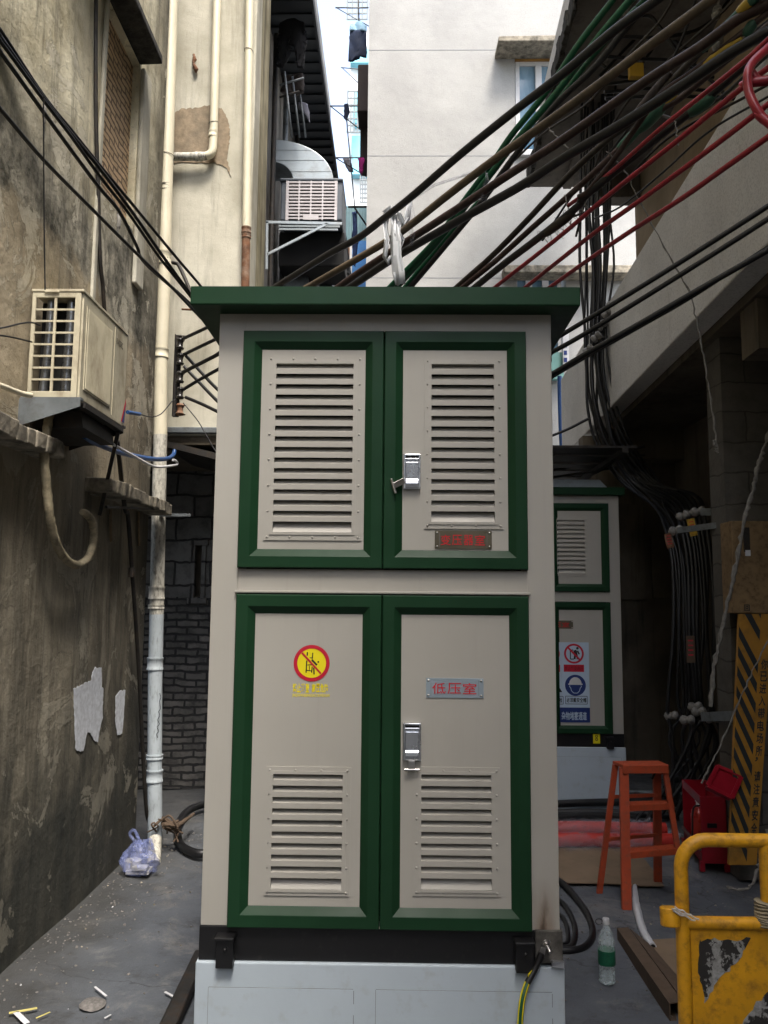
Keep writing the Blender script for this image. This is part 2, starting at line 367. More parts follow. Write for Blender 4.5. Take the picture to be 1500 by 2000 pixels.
M['green_tape'] = mat('green_tape_sleeve', (.022,.085,.050), .5, var=.4, vs=14, bump=.6, bs=40)
M['yellow_tape'] = mat('yellow_tape', (.38,.25,.02), .5, var=.3, vs=14, bump=.4)
M['cable_red'] = mat('red_cable', (.28,.010,.022), .35, var=.3, vs=8, dirt=(.10,.03,.03), damt=.3, ds=12)
M['fibre'] = mat('frayed_fibre', (.20,.19,.17), .95, var=.4, vs=40, bump=.6)
M['film'] = mat('white_plastic_film', (.62,.64,.66), .35, var=.12, vs=12)
M['porcelain'] = mat('grey_porcelain', (.27,.26,.24), .3, var=.3, vs=14, dirt=(.05,.045,.04), damt=.7, ds=14)
M['brown_porc'] = mat('dark_porcelain', (.03,.028,.026), .25, var=.4)
M['ac'] = mat('aged_cream_metal', (.48,.44,.32), .5, var=.15, vs=4, dirt=(.15,.11,.065), damt=.45, ds=6, dstretch=(1,1,.5))
M['ac_fin'] = mat('silver_fins', (.20,.21,.22), .3, .8, var=.4, vs=30)
M['galv'] = mat('galvanised_steel', (.17,.19,.20), .45, .4, var=.3, vs=6, dirt=(.05,.04,.03), damt=.4, ds=8)
M['duct'] = mat('duct_sheet', (.36,.41,.44), .4, .3, var=.15, vs=3, dirt=(.18,.18,.17), damt=.4, ds=5)
M['cooler'] = mat('grey_cooler_shell', (.075,.09,.11), .5, var=.2)
M['cooler_grille'] = mat('pale_cooler_grille', (.50,.47,.48), .5, var=.15)
M['hose_wrap'] = mat('beige_insulation_wrap', (.34,.29,.19), .8, var=.4, vs=22, dirt=(.07,.055,.03), damt=.5, ds=14, bump=.8, bs=30)
M['blue_pipe'] = mat('blue_plastic_pipe', (.015,.07,.22), .4, var=.3)
M['white_plastic'] = mat('white_plastic', (.6,.6,.6), .4, var=.1)
M['awning'] = mat('dark_corrugated_sheet', (.025,.03,.036), .6, var=.4, vs=5)
M['win_frame'] = mat('white_window_frame', (.62,.62,.62), .5, var=.1, dirt=(.35,.35,.4), damt=.25, ds=20)
q = NT('window_glass'); q.col(q.mix(q.ramp(q.noise(3, 5, .6, (1,1,.3)), .35, .65), (.05,.12,.19), (.22,.33,.42))); q.rough(.08); M['glass'] = q.mat
M['cyan'] = mat('cyan_facade', (.26,.62,.72), .8, var=.08)
M['facade_white'] = mat('far_white_facade', (.78,.78,.76), .85, var=.05)
M['teal'] = mat('teal_sheet', (.12,.22,.24), .6, var=.2)
M['blue_sheet'] = mat('blue_tarp', (.02,.16,.42), .5, var=.25)
M['grille'] = mat('window_grille', (.18,.20,.2), .6)
M['dark_box'] = mat('dark_brown_box', (.04,.03,.026), .8, var=.3)
M['cloth_black'] = mat('black_cloth', (.008,.008,.010), .95, var=.4, vs=20)
M['cloth_navy'] = mat('navy_cloth', (.015,.025,.055), .95, var=.4)
M['cloth_blue'] = mat('pale_blue_cloth', (.30,.48,.60), .9, var=.2)
M['cloth_denim'] = mat('denim_blue_cloth', (.07,.11,.25), .9, var=.3)
M['cloth_pink'] = mat('magenta_cloth', (.45,.03,.22), .9, var=.2)
M['cloth_grey'] = mat('grey_cloth', (.22,.22,.26), .9, var=.2)
M['mint'] = mat('mint_panel', (.20,.40,.36), .5, var=.12)
M['tag'] = mat('yellow_tag', (.45,.27,.02), .6, var=.2)
M['orange'] = mat('orange_red_steel', (.40,.060,.018), .5, var=.22, vs=7, dirt=(.16,.07,.045), damt=.4, ds=30)
M['red_box'] = mat('red_enamel', (.26,.006,.016), .35, var=.15)
M['red_pipe'] = mat('red_plastic_tube', (.46,.035,.025), .3, var=.15)
M['cardboard'] = mat('brown_cardboard', (.21,.15,.095), .9, var=.2, vs=3, dirt=(.10,.07,.045), damt=.3, ds=9)
M['cardboard_dark'] = mat('dirty_cardboard', (.105,.07,.045), .9, var=.3, vs=8, dirt=(.05,.035,.024), damt=.4, ds=9)
M['barrier_yellow'] = mat('barrier_yellow_paint', (.64,.31,.008), .45, var=.22, vs=9, dirt=(.13,.065,.018), damt=.42, ds=34, bump=.15, bs=90)
q = NT('peeling_black_paint'); mk = q.ramp(q.noise(16, 8, .7, (1,1,.8)), .49, .51)
q.col(q.mix(mk, (.022,.020,.018), q.mix(q.ramp(q.noise(80, 5), .4, .6), (.20,.20,.19), (.34,.34,.33)))); q.rough(.7); q.bump(mk, .6, .002); M['peel'] = q.mat
M['twine'] = mat('white_twine', (.55,.52,.46), .9, var=.3, vs=60)
M['board_yellow'] = mat('board_orange_yellow', (.36,.17,.012), .6, var=.3, vs=6, dirt=(.10,.06,.02), damt=.4, ds=9)
M['board_black'] = mat('board_black', (.012,.016,.018), .6, var=.3)
M['ochre_box'] = mat('ochre_metal_box', (.21,.135,.060), .7, var=.25, vs=4, dirt=(.06,.035,.015), damt=.5, ds=26)
M['paper_y'] = mat('yellow_paper', (.55,.48,.16), .8); M['paper_w'] = mat('white_paper', (.6,.6,.62), .8)
M['grit'] = mat('grit', (.16,.15,.14), .9, var=.5, vs=60)
def clear(name, c, rough, alpha=None, tr=1.0, bump=0):
    q = NT(name); q.col(c); q.b.inputs['Roughness'].default_value = rough
    if alpha is None: q.b.inputs['Transmission Weight'].default_value = tr; q.b.inputs['IOR'].default_value = 1.2
    else:
        n = q.ramp(q.noise(18, 5, .6), .35, .7, alpha*.5, min(1, alpha*1.7)); q.l(n, q.b.inputs['Alpha'])
    if bump: q.bump(q.noise(bump, 5, .6), .8, .02)
    return q.mat
M['bottle'] = clear('clear_bottle_plastic', (.75,.86,.88), .06, .28)
M['label'] = mat('green_bottle_label', (.01,.12,.06), .5, var=.4, vs=60)
M['bag'] = clear('blue_white_bag_film', (.20,.24,.46), .25, .42, bump=16)
M['wrap'] = clear('clear_wrap_film', (.55,.57,.66), .08, .13, bump=22)
# ================================================================ ground
g = MB()
n = 70
def gh(x, y):
    return 0.012*math.sin(x*2.1+y*1.3) + 0.008*math.sin(x*5.3-y*3.7)
vs = []; fs = []
for j in range(n+1):
    for i in range(n+1):
        x = -4+9*i/n; y = .5+11*j/n; vs.append((x, y, gh(x, y)*min(1, min(i, n-i, j, n-j)/4)))
for j in range(n):
    for i in range(n): k = j*(n+1)+i; fs.append((k, k+1, k+n+2, k+n+1))
g.add(vs, fs, 0, True)
xs = [-250, -4, 5, 250]; ys = [-250, .5, 11.5, 250]
for i in range(3):
    for j in range(3):
        if i == 1 and j == 1: continue
        g.add([(xs[i], ys[j], 0), (xs[i+1], ys[j], 0), (xs[i+1], ys[j+1], 0), (xs[i], ys[j+1], 0)], [(0,1,2,3)])
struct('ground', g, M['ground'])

# ================================================================ left building (long stained wall along the alley)
LX = -1.75
lb = thing('plaster_building', (LX, 2, 0), 'stained grey and cream plaster wall filling the left edge, brick infill under concrete hood', 'building')
m = MB()
TOP = 13
# wall with an opening for the bricked-up window Y 4.90-5.55, Z 4.2-5.34
y0, y1, z0, z1 = 4.50, 5.13, 4.10, 5.26
m.box(LX-.3, LX, -7, y0, 0, TOP); m.box(LX-.3, LX, y1, 5.72, 0, TOP)
m.box(LX-.3, LX, y0, y1, 0, z0); m.box(LX-.3, LX, y0, y1, z1, TOP)
m.build('wall', M['left_wall'], lb)
m = MB().box(LX-.3, LX-.05, y0, y1, z0, z1); m.build('brick_infill', M['tan_brick'], lb)
m = MB().box(LX+.001, LX+.02, y0-.05, y0-.005, 3.1, 9); m.build('trim_strip', M['pale_wall'], lb, bevel=.006)
m = MB().box(LX+.001, LX+.03, 5.14, 5.30, 3.75, z1); m.build('window_jamb', M['pale_wall'], lb, bevel=.01)
m = MB(); m.box(LX+.001, LX+.155, 3.7, 5.12, 5.265, 5.335); m.rough(.006, 3); m.build('hood_slab', M['slab_edge'], lb, bevel=.012)
def ledge(pts_y, z, proj, th, seed, name='ledge', dz=0):
    m = MB(); a, b = pts_y; N = 14
    rnd = random.Random(seed); prev = None
    for i in range(N):
        ya = a+(b-a)*i/N; yb = a+(b-a)*(i+1)/N
        m.box(LX-.01, LX+proj*(.96+.06*math.sin(i*.9+seed))*rnd.uniform(.98, 1.02), ya, yb+.002, z+dz*i/N-th*rnd.uniform(.93, 1.07), z+dz*i/N+rnd.uniform(-.003, .003))
    m.rough(.006, seed); m.build(name, M['ledge'], lb, bevel=.008)
ledge((4.52, 5.75), 2.36, .17, .075, 5)
ledge((2.6, 3.9), 2.44, .13, .085, 9)
def blob(pts, X, th, seed, name, mt, parent, jit=.006):
    rnd = random.Random(seed); P = [WX(a, b, X) for a, b in pts]; out = []
    for i in range(len(P)):
        p, q2 = P[i], P[(i+1) % len(P)]; k = max(2, int((q2-p).length/.02))
        for t in range(k):
            v = p.lerp(q2, t/k); out.append(v + Vector((0, rnd.uniform(-jit, jit), rnd.uniform(-jit, jit))))
    MB().prism(out, (th, 0, 0)).build(name, mt, parent)
XP = LX+.003
blob([(143,1345),(178,1328),(180,1315),(186,1304),(198,1303),(198,1342),(201,1346),(200,1400),(196,1415),(191,1448),(183,1446),(176,1432),(170,1430),(162,1467),(148,1466),(146,1430)], XP, .002, 3, 'paint_patch', M['patch'], lb)
blob([(226,1358),(236,1347),(244,1349),(241,1400),(238,1432),(229,1436),(225,1410)], XP, .002, 4, 'paint_patch', M['patch'], lb)

# ================================================================ building at the back left with the drain pipes
FY = 6.3
bb = thing('plaster_building', (-1.45, FY, 0), 'pale cream plaster building corner behind the cabinet, carrying three drain pipes', 'building')
m = MB(); m.box(-2.6, -1.19, FY, FY+.25, 2.97, 12.8)
m.build('wall', M['pale_wall'], bb, bevel=.012)
m = MB(); m.box(-1.36, -1.19, FY+.252, 6.95, 0, 12.7); m.box(-1.36, -1.19, FY+.02, FY+.25, 0, 2.96); m.build('side_wall', M['streaky_wall'], bb)
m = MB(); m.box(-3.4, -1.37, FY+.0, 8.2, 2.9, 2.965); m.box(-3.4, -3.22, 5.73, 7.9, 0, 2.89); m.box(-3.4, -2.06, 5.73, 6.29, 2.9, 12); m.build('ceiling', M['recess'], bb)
m = MB(); m.box(-1.80, -1.185, FY-.05, FY-.002, 2.985, 3.03); m.build('flashing', M['galv'], bb, bevel=.004)
m = MB(); a = [W(340,222,FY), W(352,214,FY), W(375,212,FY), W(410,206,FY), W(434,212,FY), W(446,235,FY), W(450,262,FY), W(447,285,FY), W(444,312,FY), W(452,345,FY), W(440,326,FY), W(420,318,FY), W(340,318,FY)]
rr = random.Random(4); pp = []
for i in range(len(a)):
    for t in range(6): v = a[i].lerp(a[(i+1) % len(a)], t/6); pp.append(v+Vector((rr.uniform(-.006,.006), -.006, rr.uniform(-.008,.008))))
m.prism(pp, (0, .004, 0)); m.build('bare_render_patch', M['brownpatch'], bb)
# awning beam seen dark under the flashing
m = MB(); m.prism([(-1.82, 6.28, 2.93), (-1.0, 6.28, 2.73), (-1.0, 6.28, 2.68), (-1.82, 6.28, 2.88)], (0, .9, 0)); 
single('lean_to_roof', m, M['dark_iron'], 'dark sloping lean-to roof under the grey flashing, between white pipe and cabinet', 'roof')
# old brick wall in the passage
ob = thing('brick_wall', (-1.9, 7.6, 0), 'dark old brick and block wall with a blind window, deep in the passage left of the cabinet', 'wall')  # dark brick and block colours with darker blotches mixed in
m = MB(); m.box(-3.2, -1.32, 7.6, 7.8, 0, 2.0-.28); m.build('brick_base', M['old_brick'], ob)
m = MB(); wx0, wx1 = W(378,1070,7.6).x, W(399,1070,7.6).x; wz0, wz1 = 1.58, 2.2
m.box(-3.2, wx0, 7.61, 7.8, 1.72, 2.9); m.box(wx1, -1.32, 7.61, 7.8, 1.72, 2.9); m.box(wx0, wx1, 7.61, 7.8, wz1, 2.9)
m.build('block_wall', M['old_block'], ob)
w = MB(); w.box(wx0, wx1, 7.70, 7.74, 1.6, wz1); wo_ = w.build('window', M['recess'], ob)
w = MB(); w.box(wx0-.02, wx0+.02, 7.585, 7.66, 1.7, wz1); w.box(wx1-.02, wx1+.02, 7.585, 7.66, 1.7, wz1); w.box(wx0-.04, wx1+.04, 7.58, 7.66, wz1, wz1+.05); w.box(wx0-.04, wx1+.04, 7.57, 7.66, 1.66, 1.71); w.build('frame', M['old_block'], wo_, bevel=.005)

# ================================================================ tenement row further back on the left
tb = thing('tenement_building', (-1.5, 11, 0), 'shaded dark tenement wall with long corrugated awning, beyond the streaky plaster corner', 'building')
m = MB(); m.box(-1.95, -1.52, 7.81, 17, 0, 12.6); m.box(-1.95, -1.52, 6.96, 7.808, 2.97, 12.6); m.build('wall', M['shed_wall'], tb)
m = MB(); N = 90
for i in range(N):
    ya = 7.4+9.6*i/N
    h = .02 if i % 2 else 0
    m.box(-1.60, -.99, ya, ya+9.6/N, 8.38+h, 8.42+h)
m.build('awning', M['awning'], tb)
m = MB(); m.box(-1.0, -.97, 7.4, 17, 8.34, 8.46); m.build('awning_edge', M['awning'], tb)
for px, Y, wd in ((540, 8.9, .03), (561, 9.8, .035), (585, 11, .03), (606, 12.4, .04), (618, 13.6, .03)):
    p = W(px, 300, Y); MB().tube([(-1.45, Y, 0), (-1.45, Y, 8.3)], wd, 8).build('wall_pipe', M['galv' if wd > .03 else 'dark_iron'], tb)
for k, (Y, z0_, z1_) in enumerate(((10.2, 6.2, 7.4), (12.6, 5.6, 7.2), (12.6, 3.2, 4.6), (9.6, 3.6, 4.4))):
    w = MB().box(-1.53, -1.51, Y, Y+.9, z0_, z1_).build('window', M['glass'], tb)
    w2 = MB(); w2.box(-1.53, -1.46, Y-.05, Y, z0_, z1_); w2.box(-1.53, -1.46, Y+.9, Y+.95, z0_, z1_); w2.box(-1.53, -1.46, Y-.05, Y+.95, z1_, z1_+.05); w2.box(-1.53, -1.44, Y-.08, Y+.98, z0_-.06, z0_)
    w2.build('frame', M['slab_edge'], w)

# ================================================================ white building facing the alley
WYY = 11.0
wb = thing('white_building', (1.2, WYY, 0), 'off-white roughcast building with thin horizontal joints, standing behind the cabinet', 'building')
xl = W(717.5, 300, WYY).x
wn0, wn1 = W(1006,200,WYY).x, W(1100,200,WYY).x; wzt, wzb = W(1006,106,WYY).z, W(1005,300,WYY).z
l0, l1 = W(1003,540,WYY).x, W(1100,540,WYY).x; lzt = W(1000,530,WYY).z; lzb = lzt-1.3
m = MB(); D0, D1 = WYY, WYY+.3
def wallrect(m, xa, xb, za, zb): m.box(xa, xb, D0, D1, za, zb)
wallrect(m, xl, wn0, 0, 12.2); wallrect(m, wn1, 5.5, 0, 12.2)
wallrect(m, wn0, wn1, wzt, 12.2); wallrect(m, wn0, wn1, lzt, wzb); wallrect(m, wn0, wn1, 0, lzb)
m.box(xl, xl+.3, D1, 18, 0, 12.2)
wmain = m.build('wall', M['white_wall'], wb)
for y_l, y_r in ((97.5, 92), (304, 303), (542, 541)):
    za = W(718, y_l, WYY).z; m = MB(); m.box(xl-.001, wn0-.02, WYY-.002, WYY+.01, za-.009, za); m.build('joint', M['seam'], wmain)
for z_ in (5.0-.9,): pass
def hood(px0, px1, py_top, py_bot, proj, name, parent, seed):
    xa, xb = W(px0, py_top, WYY-proj).x, W(px1, py_top, WYY-proj).x; zt = W(px0, py_top, WYY-proj).z; zb = W(px0, py_bot, WYY-proj).z
    m = MB(); m.box(xa, xb, WYY-proj, WYY-.002, zb, zt)
    bm_ = m.rough(.012, seed); m.build(name, M['ledge'], parent, bevel=.015)
hood(974, 1125, 68, 80, .38, 'window_hood', wb, 3)
hood(985, 1235, 517, 532, .30, 'window_hood', wb, 4)
def window(x0, x1, z0, z1, Y, parent, panes=2):
    fr = MB(); t = .06
    fr.box(x0, x0+t, Y, Y+.07, z0, z1); fr.box(x1-t, x1, Y, Y+.07, z0, z1); fr.box(x0+t, x1-t, Y, Y+.07, z1-t, z1); fr.box(x0+t, x1-t, Y, Y+.07, z0, z0+t)
    for k in range(1, panes):
        xm = x0+(x1-x0)*k/panes; fr.box(xm-.045, xm+.045, Y-.003, Y+.07, z0+t, z1-t)
    o = fr.build('window', M['win_frame'], parent, bevel=.006)
    gl = MB().box(x0+t, x1-t, Y+.03, Y+.04, z0+t, z1-t); gl.build('pane', M['glass'], o)
    return o
window(wn0+.01, wn1-.01, wzb+.02, wzt-.10, WYY+.02, wb)
m = MB().box(wn0+.01, wn1-.01, WYY+.004, WYY+.09, wzt-.10, wzt); m.build('foam_strip', mat('orange_foam', (.35,.19,.05), .9, var=.3), wb)
window(l0, l1, lzb, lzt-.02, WYY+.10, wb, 3)
m = MB().box(wn0-.02, wn1+.1, WYY-.06, WYY-.002, wzb-.05, wzb); m.build('sill', M['win_frame'], wb)
# painted-out grey-blue patch
m = MB(); a = [(930,405),(965,400),(960,425),(946,432),(938,428)]
ob_ = thing('sky_blocker_building', (0, -8.5, 0), 'plain grey building added behind the viewer to hold back skylight', 'building')  # unseen, added behind the camera to cut skylight on ground and cabinet
m = MB(); m.box(-14, 14, -9.2, -8.6, 0, 6.6); m.build('wall', M['roughcast'], ob_)
m = MB(); m.box(-6, 6, -8.59, -7.4, 3.2, 3.4); m.build('canopy', M['slab'], ob_)
for k in range(6):
    for z_ in (4.2,): window(-6+k*2.2, -4.8+k*2.2, z_, z_+1.3, -8.63, ob_)
# ================================================================ right building: corridor parapet, soffit, piers
def rx(Y, X0=1.74): return X0+.03125*Y
rb = thing('corridor_building', (2.2, 4, 0), 'grey roughcast building on the right with slanting balcony parapet above a dark recess', 'building')
def strip(m, Xa, Xb, Ya, Yb, za, zb, k=.03125):
    v = []
    for Y in (Ya, Yb):
        for X in (Xa, Xb):
            for z in (za, zb): v.append((X+k*Y, Y, z))
    m.add(v, [(0,1,3,2), (4,6,7,5), (0,4,5,1), (2,3,7,6), (0,2,6,4), (1,5,7,3)])
    return m
m = strip(MB(), 1.74, 1.90, -7, 10.1, 3.5, 4.5); m.build('parapet', M['roughcast'], rb, bevel=.01)
m = strip(MB(), 1.905, 4.6, -7, 10.08, 3.45, 3.62)
for Y in (1.0, 4.6, 8.2): strip(m, 1.93, 4.6, Y, Y+.25, 3.15, 3.45)
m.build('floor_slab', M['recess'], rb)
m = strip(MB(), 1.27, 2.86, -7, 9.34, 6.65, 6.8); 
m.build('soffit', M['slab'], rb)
m = MB(); rs_ = random.Random(8)
yy = -7
while yy < 9.3:
    st_ = min(.12, 9.34-yy); strip(m, 1.23+rs_.uniform(-.012, .012), 1.272, yy, yy+st_+.002, 6.65-rs_.uniform(.0, .05), 6.80+rs_.uniform(-.03, .02)); yy += st_
m.rough(.008, 2); m.build('soffit_edge', M['slab_edge'], rb, bevel=.01)
m = MB()
for Y in (5.6, 9.0): strip(m, 1.95, 2.50, Y, Y+.22, 6.35, 6.648)
strip(m, 1.66, 1.76, -7, 9.3, 6.60, 6.648)
m.build('soffit_beam', M['slab'], rb, bevel=.01)
m = strip(MB(), 2.51, 2.80, -7, 9.3, 3.62, 6.649); m.build('corridor_wall', M['brown_wall'], rb)
m = strip(MB(), 1.28, 2.7, -7, 9.3, 9.5, 9.7); strip(m, 1.40, 1.5, -7, 9.3, 6.81, 7.7); strip(m, 2.4, 2.7, -7, 9.3, 6.81, 12.5); m.build('upper_storeys', M['roughcast'], rb)
m = MB(); m.box(2.13, 4.6, 5.3, 5.55, 0, 3.449); m.build('pier_wall', M['blockwork'], rb)
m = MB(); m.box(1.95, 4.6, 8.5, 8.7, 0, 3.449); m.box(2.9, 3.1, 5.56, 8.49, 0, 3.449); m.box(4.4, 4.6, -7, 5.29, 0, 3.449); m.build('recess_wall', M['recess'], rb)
for x_a, x_b, y_a, y_b in ((1205, 1262, 985, 1172), (1272, 1330, 1045, 1168), (1345, 1372, 1050, 1165)):
    p, p2 = W(x_a, y_a, 8.45), W(x_b, y_b, 8.45); m = MB().box(p.x, p2.x, 8.44, 8.49, p2.z, p.z); m.build('wall_board', M['ochre_box' if x_a > 1300 else 'recess'], rb, bevel=.006)
# ================================================================ far buildings seen through the gap
fb = thing('far_building', (-1.2, 26, 0), 'distant pale building with cyan bands and window grilles in the bright gap', 'building')
Yf = 24.0
def fbox(m, x0, y0, x1, y1, Y, d=.3): p, p2 = W(x0, y0, Y), W(x1, y1, Y); return m.box(p.x, p2.x, Y, Y+d, p2.z, p.z)
m = fbox(MB(), 684, 60, 735, 420, Yf+.3, 4); m.build('wall', M['facade_white'], fb)
single('boundary_wall', MB().box(-6, 1.5, Yf+4.4, Yf+5, 0, 6.5), M['roughcast'], 'plain low wall closing the far end of the alley, behind the cabinets', 'wall')
for r_ in ((685,95,735,122), (687,265,735,302), (688,302,735,340), (690,180,735,240)): fbox(MB(), *r_, Yf, .28).build('cyan_band', M['cyan'], fb)
def grille(r_, Y, parent, nx=4, ny=6):
    m = MB(); a, b = W(r_[0], r_[1], Y), W(r_[2], r_[3], Y)
    for i in range(nx+1): x = a.x+(b.x-a.x)*i/nx; m.box(x-.02, x+.02, Y, Y+.03, b.z, a.z)
    for i in range(ny+1): z = b.z+(a.z-b.z)*i/ny; m.box(a.x, b.x, Y-.004, Y+.026, z-.02, z+.02)
    m.build('window_grille', M['grille'], parent)
for r_ in ((679,-30,717,37), (679,178,705,258), (704,342,722,395)): grille(r_, Yf-.35, fb)
sh = thing('tin_shed', (-1.1, 19, 0), 'teal corrugated shed with blue sheeting below, low in the gap left of the white wall', 'shed')
m = MB(); a, b = W(672, 402, 18), W(735, 470, 18); N = 24
for i in range(N): x = a.x+(b.x-a.x)*i/N; m.box(x, x+(b.x-a.x)/N, 18+(.03 if i % 2 else 0), 18.2, b.z, a.z)
m.build('wall', M['teal'], sh)
fbox(MB(), 688, 470, 735, 600, 17.9, .1).build('blue_sheet', M['blue_sheet'], sh)
fbox(MB(), 681, 472, 686, 600, 17.8, .1).build('post', M['facade_white'], sh)
fbox(MB(), 667, 470, 681, 600, 17.7, .2).build('brick_pier', M['rust'], sh)
# two dark boxes cantilevered off the white building's side
for i, r_ in enumerate(((699, 125, 722, 217), (704, 221, 722, 314))):
    m = fbox(MB(), *r_, 12.2+i*.5, .5); o = m.build('balcony_box', M['dark_box'], wb, bevel=.02)
# ================================================================ transformer cabinets
CD, CCX = 2.83, -0.047
def cl(px, py):                     # photo -> local x, z on the cabinet front
    p = W(px, py, CD); return p.x-CCX, p.z
SL = {}
def louvre(parent, x0, x1, z0, z1, sx0, sx1, sz0, sz1, n, y, rv=(5, 8)):
    b = Vector(parent['_w']); cx, cy = b.x, b.y
    m = MB(); t = .004
    # flange plate around the slots
    for a in ((x0, sx0-.012, z0, z1), (sx1+.012, x1, z0, z1), (sx0-.012, sx1+.012, sz1+.010, z1), (sx0-.012, sx1+.012, z0, sz0-.008)):
        m.box(cx+a[0], cx+a[1], y-t, y, a[2], a[3])
    # raised inner rim
    for a in ((sx0-.012, sx0, sz0-.008, sz1+.010), (sx1, sx1+.012, sz0-.008, sz1+.010), (sx0, sx1, sz1, sz1+.010), (sx0, sx1, sz0-.008, sz0)):
        m.box(cx+a[0], cx+a[1], y-t-.003, y+.012, a[2], a[3])
    # groove shadow line
    p = (sz1-sz0)/n
    for i in range(n):
        zt = sz1-i*p
        g_ = .02 if sz0 > 1.6 else .16
        prof = [(y+.014, zt-g_*p), (y-.001, zt-.50*p), (y-.0075, zt-.53*p), (y-.0075, zt-p), (y-.004, zt-p), (y+.018, zt-g_*p)]
        if i == n-1: prof = [(y+.014, zt-g_*p), (y-.003, zt-p+.001), (y+.004, zt-p+.001), (y+.018, zt-g_*p)]
        m.prism([(cx+sx0, a, b_) for a, b_ in prof], (sx1-sx0, 0, 0))
    # rivets
    nx, nz = rv; rs = .0042
    pts = [(x0+.012+(x1-x0-.024)*i/(nx-1), z) for i in range(nx) for z in (z0+.011, z1-.011)]
    pts += [(x, z0+.011+(z1-z0-.022)*i/(nz-1)) for i in range(1, nz-1) for x in (x0+.012, x1-.012)]
    for x, z in pts: m.lathe([(rs, 0), (rs, .0015), (rs*.6, .003)], (cx+x, y-t, z), (0,-1,0), 8)
    o = m.build('louvre_panel', M['beige'], parent)
    MB().box(cx+sx0-.01, cx+sx1+.01, y+.045, y+.05, sz0-.02, sz1+.02).build('vent_opening', M['void'], parent)
    return o
def handle(parent, x0, x1, z0, z1, y, down):
    b = Vector(parent['_w']); cx = b.x; m = MB()
    m.box(cx+x0, cx+x1, y-.006, y, z0, z1)
    for a in ((x0, x0+.005, z0, z1), (x1-.005, x1, z0, z1), (x0+.005, x1-.005, z1-.007, z1), (x0+.005, x1-.005, z1-.020, z1-.015)): m.box(cx+a[0], cx+a[1], y-.018, y-.006, a[2], a[3])
    zb = z0+.030
    prof = [(y-.006, z1-.026), (y-.016, z1-.028), (y-.014, zb+.004), (y-.024, zb), (y-.026, zb-.012), (y-.018, z0+.004), (y-.006, z0+.002)]
    m.prism([(cx+x0+.007, a, b_) for a, b_ in prof], (x1-x0-.014, 0, 0))
    o = m.build('handle', M['chrome'], parent, bevel=.0015)
    MB().box(cx+x0+.006, cx+x1-.006, y-.012, y-.007, z1-.0145, z1-.0075).build('slot', M['void'], o)
    k = MB(); 
    if down:
        xm = cx+(x0+x1)/2; k.box(xm-.012, xm+.010, y-.020, y-.012, z0-.026, z0+.002); k.tube([(xm-.026, y-.016, z0-.028), (xm+.026, y-.016, z0-.028)], .0045, 10)
    else:
        a = Vector((cx+x0+.002, y-.016, z0+.028)); e = a+Vector((-.036, -.012, -.020)); k.bar(a, e, .020, .006, (0,0,1))
        k.tube([e+Vector((-.009, 0, .024)), e+Vector((.007, 0, -.026))], .0045, 10)
    k.build('key', M['bolt'], o, bevel=.001)
def door(parent, cx, cy, x0, x1, z0, z1, frame=.066, label=None):
    """green framed door leaf with sunk grey panel"""
    m = MB(); yo, yi = cy-.022, cy-.002; a, b, c = 0, frame*.58, frame
    def ring(d, y): return [(cx+x0+d, y, z0+d), (cx+x1-d, y, z0+d), (cx+x1-d, y, z1-d), (cx+x0+d, y, z1-d)]
    R_ = ring(0, cy+.006)+ring(0, yo+.003)+ring(.003, yo)+ring(b, yo)+ring(b+.002, yo+.001)+ring(c, yi)
    for k in range(5):
        m.add(R_, [(k*4+i, k*4+(i+1) % 4, k*4+4+(i+1) % 4, k*4+4+i) for i in range(4)]) if k == 0 else m.f.extend([[k*4+i, k*4+(i+1) % 4, k*4+4+(i+1) % 4, k*4+4+i] for i in range(4)]) or m.m.extend([0]*4) or m.s.extend([False]*4)
    d = m.build('door', M['green'], parent, recalc=True)
    return d
def panel(d, cx, cy, x0, x1, z0, z1, f, hole):
    """grey sheet of a door, cut round the louvre field"""
    x0 += f-.004; x1 -= f-.004; z0 += f-.004; z1 -= f-.004; y = cy-.004; m = MB(); h = hole
    for a in ((x0, h[0], z0, z1), (h[1], x1, z0, z1), (h[0], h[1], h[3], z1), (h[0], h[1], z0, h[2])): m.box(cx+a[0], cx+a[1], y, y+.002, a[2], a[3])
    m.build('door_panel', M['beige'], d)
def nameplate(d, cx, cy, r_, words, mt, space=1.0):
    x0, x1, z0, z1 = r_; y = cy-.004; m = MB(); m.box(cx+x0, cx+x1, y-.003, y, z0, z1, 0)
    w, h = x1-x0, z1-z0
    n = len(words); cw = w*.80/n
    for i, ch in enumerate(words):
        put_text(m, ch, (cx+x0+w*.09+cw*i+cw*.06, y-.0045, z0+h*.20), (cw*.88, 0, 0), (0, 0, h*.56), 1, .004)
    for a in (x0+.008, x1-.008):
        for b_ in (z0+.008, z1-.008): m.lathe([(.004, 0), (.0035, .002), (.001, .003)], (cx+a, y-.003, b_), (0,-1,0), 8, 2)
    for a in ((x0+.016, x0+.017, z0+.006, z1-.006), (x1-.017, x1-.016, z0+.006, z1-.006)): m.box(cx+a[0], cx+a[1], y-.0035, y-.002, a[2], a[3], 3)
    m.build('nameplate', [mt, M['red_ink'], M['bolt'], M['seam']], d)

